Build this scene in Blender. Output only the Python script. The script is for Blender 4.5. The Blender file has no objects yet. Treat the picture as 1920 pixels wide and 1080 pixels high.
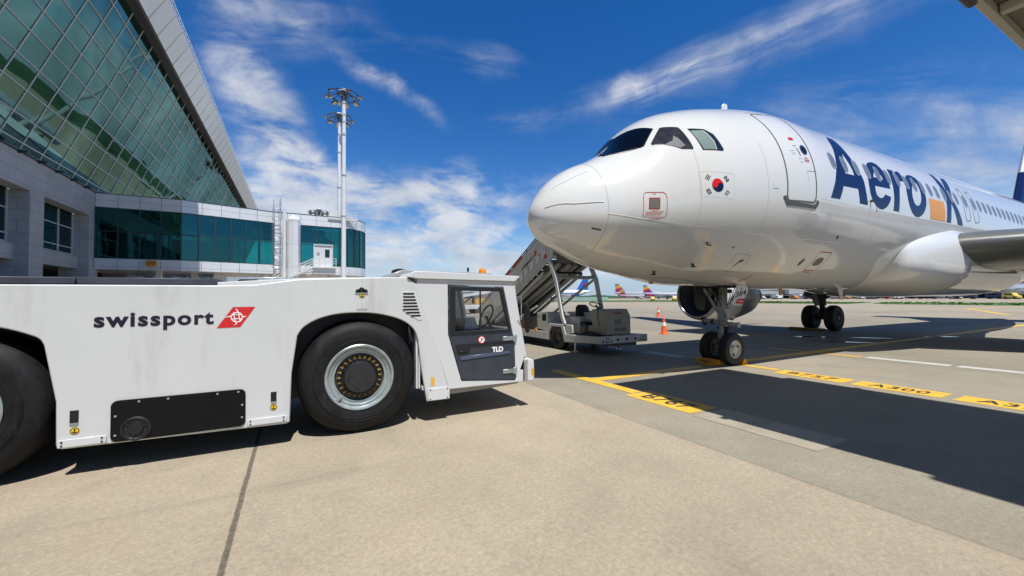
import bpy, bmesh, math, random
from mathutils import Vector, Matrix, geometry
R = math.radians
sc = bpy.context.scene
col = sc.collection
random.seed(7)
# ---------------------------------------------------------------- camera
# World axes: X runs aft along the parked jet's centreline (nose tip x=0), Y to its right side, Z up.
TH, PIT, ROLL, FPX = 0.487275, 0.0268065, -0.00917225, 765.952
cam_d = bpy.data.cameras.new("camera")
cam = bpy.data.objects.new("camera", cam_d); col.objects.link(cam); sc.camera = cam
cam_d.sensor_width = 36.0; cam_d.lens = FPX * 36.0 / 1920.0
cam_d.clip_start = 0.05; cam_d.clip_end = 9000
rt = Vector((math.cos(TH), -math.sin(TH), 0)); fw = Vector((math.sin(TH), math.cos(TH), 0)); zz = Vector((0, 0, 1))
fwd = fw * math.cos(PIT) + zz * math.sin(PIT); upc = -fw * math.sin(PIT) + zz * math.cos(PIT)
rr = rt * math.cos(ROLL) + upc * math.sin(ROLL); uu = -rt * math.sin(ROLL) + upc * math.cos(ROLL)
M = Matrix(((rr.x, uu.x, -fwd.x), (rr.y, uu.y, -fwd.y), (rr.z, uu.z, -fwd.z))).to_4x4()
M.translation = Vector((-3.75, -6.33, 1.594)); cam.matrix_world = M
# ---------------------------------------------------------------- light
KX, KY = 0.03, 0.47                      # ground shift of a shadow per metre of height
sun_dir = Vector((-KX, -KY, 1)).normalized()
sd = bpy.data.lights.new("sun", 'SUN'); so = bpy.data.objects.new("sun", sd); col.objects.link(so)
sd.energy = 5.0; sd.angle = R(0.53); sd.color = (1.0, 0.985, 0.955)
so.rotation_euler = sun_dir.to_track_quat('Z', 'Y').to_euler(); so.location = sun_dir * 60
world = bpy.data.worlds.new("World"); sc.world = world; world.use_nodes = True
wt = world.node_tree; wt.nodes.clear()
world.cycles.sampling_method = 'MANUAL'; world.cycles.sample_map_resolution = 512
class NT:
    """tiny node helper"""
    def __init__(s, t): s.t = t
    def n(s, kind, **kw):
        nd = s.t.nodes.new(kind)
        for k, v in kw.items():
            if k == 'ins':
                for a, b in v.items(): s.set(nd, a, b)
            else: setattr(nd, k, v)
        return nd
    def set(s, nd, a, b):
        sk = nd.inputs[a]
        if isinstance(b, bpy.types.NodeSocket): s.t.links.new(b, sk)
        else: sk.default_value = b
    def math(s, op, a, b=0.0, c=None, clamp=False):
        nd = s.t.nodes.new('ShaderNodeMath'); nd.operation = op; nd.use_clamp = clamp
        s.set(nd, 0, a); s.set(nd, 1, b)
        if c is not None: s.set(nd, 2, c)
        return nd.outputs[0]
    def vec(s, op, a, b):
        nd = s.t.nodes.new('ShaderNodeVectorMath'); nd.operation = op; s.set(nd, 0, a); s.set(nd, 1, b)
        return nd.outputs['Value'] if op in ('DOT_PRODUCT', 'LENGTH') else nd.outputs[0]
    def noise(s, vec, scale, detail=4, rough=.55, w=None, dist=0.0):
        nd = s.t.nodes.new('ShaderNodeTexNoise'); s.set(nd, 'Vector', vec); s.set(nd, 'Scale', scale)
        s.set(nd, 'Detail', detail); s.set(nd, 'Roughness', rough); s.set(nd, 'Distortion', dist)
        return nd
    def ramp(s, fac, stops, interp='LINEAR'):
        nd = s.t.nodes.new('ShaderNodeValToRGB'); cr = nd.color_ramp; cr.interpolation = interp
        while len(cr.elements) < len(stops): cr.elements.new(.5)
        for e, (p, c) in zip(cr.elements, stops):
            e.position = p; e.color = (c, c, c, 1) if isinstance(c, (int, float)) else (*c[:3], 1)
        s.set(nd, 0, fac); return nd.outputs[0]
    def mix(s, fac, a, b, blend='MIX'):
        nd = s.t.nodes.new('ShaderNodeMix'); nd.data_type = 'RGBA'; nd.blend_type = blend
        s.set(nd, 0, fac)
        for i, v in ((6, a), (7, b)):
            if isinstance(v, tuple) and len(v) == 3: v = (*v, 1)
            s.set(nd, i, v)
        return nd.outputs[2]
    def mapr(s, v, a, b, c, d, smooth=False):
        nd = s.t.nodes.new('ShaderNodeMapRange')
        if smooth: nd.interpolation_type = 'SMOOTHSTEP'
        for i, x in enumerate((v, a, b, c, d)): s.set(nd, i, x)
        return nd.outputs[0]
W = NT(wt)
sky = W.n('ShaderNodeTexSky', sky_type='NISHITA', sun_disc=False, sun_elevation=math.asin(sun_dir.z),
          sun_rotation=math.atan2(sun_dir.x, sun_dir.y), altitude=100, air_density=1.0, dust_density=0.2, ozone_density=3.2)
geo = W.n('ShaderNodeTexCoord').outputs['Generated']
# a deeper blue than the plain model, as the photograph has
hs = W.n('ShaderNodeHueSaturation', ins={'Saturation': 1.38, 'Value': 1.50, 'Hue': 0.510, 'Color': sky.outputs[0]})
sep = W.n('ShaderNodeSeparateXYZ', ins={0: geo})
zc = W.math('MAXIMUM', sep.outputs[2], 0.0)
inv = W.math('DIVIDE', 1.0, W.math('ADD', zc, 0.38))
flat = W.n('ShaderNodeCombineXYZ', ins={0: W.math('MULTIPLY', sep.outputs[0], inv), 1: W.math('MULTIPLY', sep.outputs[1], inv), 2: 0.0}).outputs[0]
warp = W.noise(flat, 1.6, 5, .6)
wv = W.vec('SUBTRACT', warp.outputs['Color'], (.5, .5, .5))
sc2 = W.n('ShaderNodeVectorMath', operation='SCALE', ins={0: wv, 3: 0.075}).outputs[0]
dirw = W.vec('ADD', geo, sc2)
def cloud_patch(c, tip, s1, s2, amt):
    """soft elongated patch of sky round direction c, long axis towards tip; sizes in radians"""
    c = Vector(c).normalized(); tip = Vector(tip).normalized()
    e1 = (tip - c * tip.dot(c)).normalized(); e2 = c.cross(e1)
    a = W.math('DIVIDE', W.vec('DOT_PRODUCT', dirw, tuple(e1)), s1)
    b = W.math('DIVIDE', W.vec('DOT_PRODUCT', dirw, tuple(e2)), s2)
    r2 = W.math('ADD', W.math('MULTIPLY', a, a), W.math('MULTIPLY', b, b))
    f = W.math('GREATER_THAN', W.vec('DOT_PRODUCT', geo, tuple(c)), 0.0)
    m = W.math('MULTIPLY', W.math('EXPONENT', W.math('MULTIPLY', r2, -1.0)), amt)
    return W.math('MULTIPLY', m, f)
PATCH = [((-.10, .88, .48), (-.05, .92, .38), .22, .065, .62),
         ((-.03, .93, .36), (.05, .96, .27), .15, .055, .75),
         ((.04, .965, .26), (.2, .95, .2), .20, .055, .9),
         ((-.03, .98, .2), (.1, .98, .19), .14, .05, 1.0),
         ((.27, .93, .235), (.42, .86, .26), .27, .065, 1.25),
         ((.27, .95, .155), (.4, .9, .15), .26, .065, 1.3),
         ((.13, .87, .47), (.25, .87, .41), .09, .026, .85),
         ((.23, .87, .43), (.3, .87, .38), .07, .022, .6),
         ((.62, .645, .452), (.60, .66, .44), .045, .032, .95),
         ((-.01, .85, .53), (.06, .86, .52), .07, .035, .6),
         ((.40, .91, .07), (.6, .8, .07), .65, .045, .6),
         ((-.2, .97, .12), (-.4, .9, .12), .5, .12, .8),
         ((.9, .4, .12), (.97, .1, .12), .5, .05, .4),
         ((.3, -.85, .3), (.7, -.6, .3), .6, .12, .6)]
msum = None
for pt in PATCH:
    m = cloud_patch(*pt); msum = m if msum is None else W.math('ADD', msum, m)
n1 = W.noise(W.vec('MULTIPLY', geo, (1.0, 1.0, 1.9)), 6.0, 9, .60, dist=.35).outputs[0]
n2 = W.noise(W.vec('MULTIPLY', flat, (1.0, 1.5, 1.0)), 5.2, 8, .62, dist=.6).outputs[0]
nn = W.math('ADD', W.math('MULTIPLY', n1, .62), W.math('MULTIPLY', n2, .38))
def cirrus(c, tip, s1, s2, amt, fine=26.0):
    c = Vector(c).normalized(); tip = Vector(tip).normalized(); e1 = (tip - c * tip.dot(c)).normalized(); e2 = c.cross(e1)
    a = W.vec('DOT_PRODUCT', dirw, tuple(e1)); b_ = W.vec('DOT_PRODUCT', dirw, tuple(e2))
    uv = W.n('ShaderNodeCombineXYZ', ins={0: W.math('MULTIPLY', a, 3.2), 1: W.math('MULTIPLY', b_, fine), 2: 0.0}).outputs[0]
    n3 = W.mapr(W.noise(uv, 1.0, 8, .62, dist=.5).outputs[0], .36, .68, 0.0, 1.0)
    n4 = W.mapr(W.noise(geo, 9.0, 5, .6, dist=.4).outputs[0], .38, .62, .35, 1.0)
    return W.math('MULTIPLY', cloud_patch(c, tip, s1, s2, amt), W.math('MULTIPLY', n3, n4))
CIR = [((.71, .53, .463), (.86, .26, .485), .21, .030, 1.25), ((.82, .34, .49), (.86, .24, .50), .20, .035, .55), ((.60, .68, .44), (.66, .58, .46), .06, .03, .3),
       ((.36, .78, .51), (.40, .76, .5), .06, .03, .45), ((.93, .27, .25), (.97, .19, .22), .32, .085, .95, 16.0), ((.96, .2, .17), (.97, .1, .17), .3, .07, .9, 16.0),
       ((.45, .80, .40), (.5, .76, .4), .07, .02, .3), ((.02, .86, .53), (.1, .84, .54), .10, .05, .7), ((.2, .82, .53), (.3, .8, .53), .10, .02, .15)]
csum = None
for pt in CIR:
    m = cirrus(*pt); csum = m if csum is None else W.math('ADD', csum, m)
nc = W.mapr(nn, .36, .64, 0.0, 1.0)
dens = W.mapr(W.math('ADD', W.math('MULTIPLY', W.math('MINIMUM', msum, 1.3), W.math('ADD', nc, .12)), W.math('MULTIPLY', nc, .06)), .14, 1.05, 0.0, 1.0, True)
dens = W.math('ADD', dens, W.mapr(csum, .02, 1.0, 0.0, 1.0), clamp=True)
horiz = W.mapr(sep.outputs[2], .0, .15, .85, 0.0, True)
zen = W.mapr(sep.outputs[2], .58, .9, 0, 1, True)     # mostly unseen upper sky, dimmed and made less blue to deepen the shadows
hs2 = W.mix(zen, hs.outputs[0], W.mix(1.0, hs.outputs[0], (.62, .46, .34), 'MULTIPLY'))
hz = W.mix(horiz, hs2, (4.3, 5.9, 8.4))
shade = W.noise(flat, 4.5, 4, .5).outputs[0]
ccol = W.mix(W.mapr(shade, .35, .62, 0, 1), (6.0, 6.6, 7.8), (9.0, 9.3, 9.8))
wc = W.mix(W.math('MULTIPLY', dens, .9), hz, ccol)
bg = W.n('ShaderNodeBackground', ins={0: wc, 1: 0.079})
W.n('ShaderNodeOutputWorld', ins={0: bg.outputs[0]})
sc.view_settings.view_transform = 'Standard'; sc.view_settings.look = 'None'
sc.view_settings.exposure = 0.1; sc.view_settings.gamma = 1.0
# ---------------------------------------------------------------- helpers
def link(o, parent=None):
    col.objects.link(o)
    if parent is not None: o.parent = parent
    return o
def tag(o, label=None, cat=None, group=None, kind=None):
    if label: o['label'] = label
    if cat: o['category'] = cat
    if group: o['group'] = group
    if kind: o['kind'] = kind
    return o
def thing(name, label, cat, loc=(0, 0, 0), rz=0.0, group=None):
    o = bpy.data.objects.new(name, None); link(o); o.location = loc; o.rotation_euler.z = rz
    o.empty_display_size = .2
    return tag(o, label, cat, group)
def copy_tree(o, loc=None, rz=None, label=None, parent=None):
    c = o.copy(); link(c)
    if parent is not None: c.parent = parent
    if loc is not None: c.location = loc
    if rz is not None: c.rotation_euler.z = rz
    if label: c['label'] = label
    for ch in list(o.children): copy_tree(ch, parent=c)
    return c
class MB:
    """collects shapes, becomes ONE mesh object"""
    def __init__(s): s.v = []; s.f = []; s.mi = []; s.cur = 0
    def mat(s, i): s.cur = i; return s
    def add(s, vs, fs, _=0):
        b = len(s.v); s.v += [tuple(v) for v in vs]
        for f in fs: s.f.append(tuple(b + i for i in f)); s.mi.append(s.cur)
        return s
    def box(s, x0, x1, y0, y1, z0, z1):
        vs = [(x, y, z) for x in (x0, x1) for y in (y0, y1) for z in (z0, z1)]
        return s.add(vs, [(0, 1, 3, 2), (4, 6, 7, 5), (0, 4, 5, 1), (2, 3, 7, 6), (0, 2, 6, 4), (1, 5, 7, 3)])
    def cbox(s, c, d, rot=None):
        vs = []
        for x in (-1, 1):
            for y in (-1, 1):
                for z in (-1, 1):
                    p = Vector((x * d[0] / 2, y * d[1] / 2, z * d[2] / 2))
                    if rot is not None: p = rot @ p
                    vs.append(Vector(c) + p)
        return s.add(vs, [(0, 1, 3, 2), (4, 6, 7, 5), (0, 4, 5, 1), (2, 3, 7, 6), (0, 2, 6, 4), (1, 5, 7, 3)])
    def cyl(s, p0, p1, r0, r1=None, n=12, caps=True):
        r1 = r0 if r1 is None else r1
        p0 = Vector(p0); p1 = Vector(p1); d = (p1 - p0).normalized()
        a = d.orthogonal().normalized(); b = d.cross(a)
        vs = []
        for p, r in ((p0, r0), (p1, r1)):
            for i in range(n):
                t = 2 * math.pi * i / n; vs.append(p + (a * math.cos(t) + b * math.sin(t)) * r)
        fs = [(i, (i + 1) % n, n + (i + 1) % n, n + i) for i in range(n)]
        if caps: fs += [tuple(reversed(range(n))), tuple(range(n, 2 * n))]
        return s.add(vs, fs)
    def tube(s, pts, r, n=8, closed=False):
        pts = [Vector(p) for p in pts]; vs = []; m = len(pts); ref = None
        for i, p in enumerate(pts):
            if closed: d = (pts[(i + 1) % m] - pts[i - 1])
            else: d = pts[min(i + 1, m - 1)] - pts[max(i - 1, 0)]
            d.normalize()
            a = d.orthogonal().normalized() if ref is None else (ref - d * ref.dot(d)).normalized()
            ref = a; b = d.cross(a); rr_ = r[i] if isinstance(r, (list, tuple)) else r
            for k in range(n):
                t = 2 * math.pi * k / n; vs.append(p + (a * math.cos(t) + b * math.sin(t)) * rr_)
        fs = []
        for i in range(m if closed else m - 1):
            j = (i + 1) % m
            for k in range(n):
                q = (k + 1) % n; fs.append((i * n + k, i * n + q, j * n + q, j * n + k))
        if not closed: fs += [tuple(reversed(range(n))), tuple(range((m - 1) * n, m * n))]
        return s.add(vs, fs)
    def lathe(s, prof, c=(0, 0, 0), axis='Y', n=48, closed=False):
        """prof: list of (radius, position along axis)"""
        vs = []; m = len(prof)
        for r, h in prof:
            for i in range(n):
                t = 2 * math.pi * i / n; a = r * math.cos(t); b = r * math.sin(t)
                p = {'Y': (a, h, b), 'X': (h, a, b), 'Z': (a, b, h)}[axis]
                vs.append((p[0] + c[0], p[1] + c[1], p[2] + c[2]))
        fs = []
        for j in range(m if closed else m - 1):
            q = (j + 1) % m
            for i in range(n):
                k = (i + 1) % n; fs.append((j * n + i, j * n + k, q * n + k, q * n + i))
        return s.add(vs, fs)
    def prism(s, poly, y0, y1, plane='XZ'):
        """2-D outline extruded; plane XZ extrudes along Y, YZ along X, XY along Z. poly may be concave."""
        n = len(poly)
        def P(p, h): return {'XZ': (p[0], h, p[1]), 'YZ': (h, p[0], p[1]), 'XY': (p[0], p[1], h)}[plane]
        vs = [P(p, y0) for p in poly] + [P(p, y1) for p in poly]
        fs = [tuple(range(n)), tuple(reversed(range(n, 2 * n)))]
        fs += [(i, (i + 1) % n, n + (i + 1) % n, n + i) for i in range(n)]
        return s.add(vs, fs)
    def loft(s, rings, closed=True, caps=True):
        n = len(rings[0]); vs = [p for r in rings for p in r]; fs = []
        for j in range(len(rings) - 1):
            for i in range(n if closed else n - 1):
                k = (i + 1) % n; fs.append((j * n + i, j * n + k, (j + 1) * n + k, (j + 1) * n + i))
        if caps: fs += [tuple(reversed(range(n))), tuple(range((len(rings) - 1) * n, len(rings) * n))]
        return s.add(vs, fs)
    def sphere(s, c, r, n=16, m=10, sz=1.0):
        prof = []
        for j in range(m + 1):
            t = -math.pi / 2 + math.pi * j / m; prof.append((max(r * math.cos(t), 1e-4), r * sz * math.sin(t)))
        return s.lathe(prof, c, 'Z', n)
    def build(s, name, mats, parent=None, smooth=40, bevel=0.0, norm=True, bseg=1):
        me = bpy.data.meshes.new(name); me.from_pydata(s.v, [], s.f)
        if not isinstance(mats, (list, tuple)): mats = [mats]
        for m in mats: me.materials.append(m)
        if len(mats) > 1: me.polygons.foreach_set('material_index', s.mi)
        if norm:
            bm = bmesh.new(); bm.from_mesh(me); bmesh.ops.recalc_face_normals(bm, faces=bm.faces); bm.to_mesh(me); bm.free()
        if smooth:
            me.polygons.foreach_set('use_smooth', [True] * len(me.polygons)); me.set_sharp_from_angle(angle=R(smooth))
        me.update()
        o = bpy.data.objects.new(name, me); link(o, parent)
        if bevel:
            b = o.modifiers.new('bevel', 'BEVEL'); b.width = bevel; b.segments = bseg; b.limit_method = 'ANGLE'; b.angle_limit = R(35)
            b.harden_normals = False
        return o
# flat artwork -> thin sheets laid on a surface
def tess(rings):
    """outline + holes, 2-D -> verts, tris"""
    vl = [Vector((p[0], p[1], 0)) for r in rings for p in r]
    return [tuple(v[:2]) for v in vl], [tuple(t) for t in geometry.tessellate_polygon([[Vector((p[0], p[1], 0)) for p in r] for r in rings])]
def text2d(body, offset=0.0, spacing=1.0, shear=0.0, res=4):
    cu = bpy.data.curves.new('t', 'FONT'); cu.body = body; cu.offset = offset; cu.space_character = spacing; cu.shear = shear
    cu.resolution_u = res; cu.fill_mode = 'FRONT'
    o = bpy.data.objects.new('t', cu); col.objects.link(o)
    dg = bpy.context.evaluated_depsgraph_get(); me = bpy.data.meshes.new_from_object(o.evaluated_get(dg))
    vs = [(v.co.x, v.co.y) for v in me.vertices]; fs = [tuple(p.vertices) for p in me.polygons]
    bpy.data.objects.remove(o); bpy.data.curves.remove(cu); bpy.data.meshes.remove(me)
    x0 = min(v[0] for v in vs); x1 = max(v[0] for v in vs); y0 = min(v[1] for v in vs); y1 = max(v[1] for v in vs)
    return [((a - x0) / (x1 - x0), (b - y0) / (y1 - y0)) for a, b in vs], fs
def ribbon(pts, w, closed=False):
    vs = []; n = len(pts); pts = [Vector((p[0], p[1])) for p in pts]
    for i, p in enumerate(pts):
        if closed: d = pts[(i + 1) % n] - pts[i - 1]
        else: d = pts[min(i + 1, n - 1)] - pts[max(i - 1, 0)]
        d.normalize(); ww = w[i] if isinstance(w, (list, tuple)) else w
        q = Vector((-d.y, d.x)) * ww / 2; vs += [tuple(p + q), tuple(p - q)]
    fs = [(2 * i, 2 * i + 1, 2 * ((i + 1) % n) + 1, 2 * ((i + 1) % n)) for i in range(n if closed else n - 1)]
    return vs, fs
def sheet(name, vf, fn, mat, parent=None, cuts=None, smooth=False):
    """2-D (verts, faces) mapped through fn(u, v) -> xyz; cuts=(du, dv) first slices it finely so it can bend"""
    bm = bmesh.new(); vs = [bm.verts.new((a, b, 0)) for a, b in vf[0]]
    for f in vf[1]:
        try: bm.faces.new([vs[i] for i in f])
        except ValueError: pass
    bmesh.ops.remove_doubles(bm, verts=bm.verts, dist=1e-5)
    if cuts:
        for ax, st in ((0, cuts[0]), (1, cuts[1])):
            lo = min(v.co[ax] for v in bm.verts); hi = max(v.co[ax] for v in bm.verts)
            k = math.ceil(lo / st)
            while k * st < hi:
                co = [0, 0, 0]; no = [0, 0, 0]; co[ax] = k * st; no[ax] = 1
                bmesh.ops.bisect_plane(bm, geom=bm.verts[:] + bm.edges[:] + bm.faces[:], plane_co=co, plane_no=no, dist=1e-6); k += 1
    for v in bm.verts: v.co = Vector(fn(v.co.x, v.co.y))
    me = bpy.data.meshes.new(name); bm.to_mesh(me); bm.free(); me.materials.append(mat)
    if smooth: me.polygons.foreach_set('use_smooth', [True] * len(me.polygons))
    o = bpy.data.objects.new(name, me); return link(o, parent)
def merge(*vfs):
    V = []; F = []
    for v, f in vfs:
        b = len(V); V += list(v); F += [tuple(b + i for i in q) for q in f]
    return V, F
def rect(x0, y0, x1, y1): return [(x0, y0), (x1, y0), (x1, y1), (x0, y1)], [(0, 1, 2, 3)]
def quad(*p): return list(p), [tuple(range(len(p)))]
def disc(cx, cy, r, n=28, r2=None):
    r2 = r2 or r
    return [(cx + r * math.cos(2 * math.pi * i / n), cy + r2 * math.sin(2 * math.pi * i / n)) for i in range(n)], [tuple(range(n))]
def ringv(cx, cy, r0, r1, n=32, a0=0, a1=360):
    full = abs(a1 - a0) >= 360
    pts = [(cx + (r0 + r1) / 2 * math.cos(R(a0 + (a1 - a0) * i / n)), cy + (r0 + r1) / 2 * math.sin(R(a0 + (a1 - a0) * i / n))) for i in range(n if full else n + 1)]
    return ribbon(pts, r1 - r0, closed=full)
def fit(vf, x0, y0, x1, y1):
    return [(x0 + (x1 - x0) * a, y0 + (y1 - y0) * b) for a, b in vf[0]], vf[1]
# ---------------------------------------------------------------- materials
def mat(name, colr, rough=.5, metal=0.0, spec=.5, coat=0.0, bump=None, var=None, emit=None, alpha=None, trans=0.0, dirt=None):
    """procedural Principled; var=(scale, amount) tone mottling, bump=(scale, strength), dirt=(colour, amount, scale)"""
    m = bpy.data.materials.new(name); m.use_nodes = True; t = m.node_tree; N = NT(t)
    b = t.nodes['Principled BSDF']; b.inputs['Roughness'].default_value = rough; b.inputs['Metallic'].default_value = metal
    b.inputs['Specular IOR Level'].default_value = spec; b.inputs['Coat Weight'].default_value = coat; b.inputs['Coat Roughness'].default_value = .04
    b.inputs['Base Color'].default_value = (*colr, 1); b.inputs['Transmission Weight'].default_value = trans
    oc = N.n('ShaderNodeTexCoord').outputs['Object']
    c = None
    if var:
        n = N.noise(oc, var[0], 5, .6).outputs[0]
        k = N.mapr(n, .3, .7, 1 - var[1], 1 + var[1])
        c = N.mix(1.0, (*colr, 1), N.n('ShaderNodeCombineColor', ins={0: k, 1: k, 2: k}).outputs[0], 'MULTIPLY')
        rg = N.mapr(n, .3, .7, max(rough - .06, 0), min(rough + .08, 1)); t.links.new(rg, b.inputs['Roughness'])
    if dirt:
        st = N.vec('MULTIPLY', oc, (1.0, 1.0, .22))
        n = N.noise(st, dirt[2], 7, .65).outputs[0]
        f = N.mapr(n, .5, .78, 0, dirt[1], True)
        c = N.mix(f, c if c is not None else (*colr, 1), (*dirt[0], 1))
    if c is not None: t.links.new(c, b.inputs['Base Color'])
    if bump:
        n = N.noise(oc, bump[0], 5, .6).outputs[0]
        bn = N.n('ShaderNodeBump', ins={'Strength': bump[1], 'Distance': .01, 'Height': n}); t.links.new(bn.outputs[0], b.inputs['Normal'])
    if emit: b.inputs['Emission Color'].default_value = (*emit[0], 1); b.inputs['Emission Strength'].default_value = emit[1]
    return m
# ---------------------------------------------------------------- material library
white_jet = mat('jet_white', (.70, .705, .69), .10, coat=.5, spec=.55, bump=(1.6, .10))
navy = mat('navy_film', (.006, .014, .070), .25, spec=.22)
orange_film = mat('orange_film', (.74, .30, .035), .3, spec=.3)
red_film = mat('red_film', (.62, .02, .02), .3)
redbrown = mat('red_thin', (.5, .08, .06), .4)
black_film = mat('black_film', (.01, .01, .012), .3)
line_grey = mat('panel_line', (.32, .33, .34), .5)
line_dark = mat('seam_dark', (.05, .05, .05), .6)
seam_white = mat('seam_white', (.92, .92, .9), .3)
rubber = mat('rubber', (.016, .016, .017), .62, bump=(60, .25), var=(9, .35))
rubber_worn = mat('rubber_worn', (.009, .009, .010), .62, spec=.28, bump=(40, .3), var=(5, .45), dirt=((.05, .048, .044), .4, 6))
steel = mat('steel', (.42, .43, .44), .34, .9, var=(8, .15))
alu = mat('aluminium', (.6, .61, .62), .28, .85, var=(12, .12))
gear_grey = mat('gear_grey', (.36, .37, .38), .42, .25, var=(14, .2))
gear_dark = mat('gear_dark', (.05, .05, .055), .5, .3, var=(14, .3))
dark_void = mat('dark_void', (.006, .006, .007), .8)
white_paint = mat('white_paint', (.60, .615, .61), .34, coat=.12, dirt=((.33, .31, .27), .55, 2.6), var=(1.3, .03))
white_clean = mat('white_clean', (.62, .63, .63), .3, coat=.1, var=(2, .03))
door_grey = mat('door_grey', (.035, .042, .055), .34, coat=.1, var=(6, .15))
deck_grey = mat('deck_grey', (.045, .052, .068), .5, var=(4, .2))
black_panel = mat('black_panel', (.003, .003, .0035), .6, spec=.25, bump=(90, .3), var=(3, .4))
black_plastic = mat('black_plastic', (.012, .012, .013), .45)
galv = mat('galvanised', (.40, .45, .44), .38, .7, var=(15, .2))
amber = mat('amber_lens', (.85, .25, .01), .12, spec=.8)
cone_orange = mat('cone_orange', (.80, .12, .02), .45, var=(20, .12))
cone_white = mat('cone_white', (.8, .8, .8), .35)
chock_yellow = mat('chock_yellow', (.80, .36, .02), .5, var=(14, .15))
glass_dark = mat('glass_dark', (.006, .008, .012), .05, spec=.7)
glass_cab = mat('cabin_glass', (.16, .18, .21), .12, spec=.6)
def pane_mat(name, tint, fac):
    m = bpy.data.materials.new(name); m.use_nodes = True; t = m.node_tree; t.nodes.clear(); N = NT(t)
    tr = N.n('ShaderNodeBsdfTransparent', ins={0: (*tint, 1)}); gl = N.n('ShaderNodeBsdfGlossy', ins={0: (1, 1, 1, 1), 1: .02})
    fr = N.n('ShaderNodeFresnel', ins={0: 1.5}); k = N.math('ADD', fr.outputs[0], fac)
    mx = N.n('ShaderNodeMixShader', ins={0: k, 1: tr.outputs[0], 2: gl.outputs[0]})
    N.n('ShaderNodeOutputMaterial', ins={0: mx.outputs[0]}); return m
pane = pane_mat('window_pane', (.96, .975, .97), .0)
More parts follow.
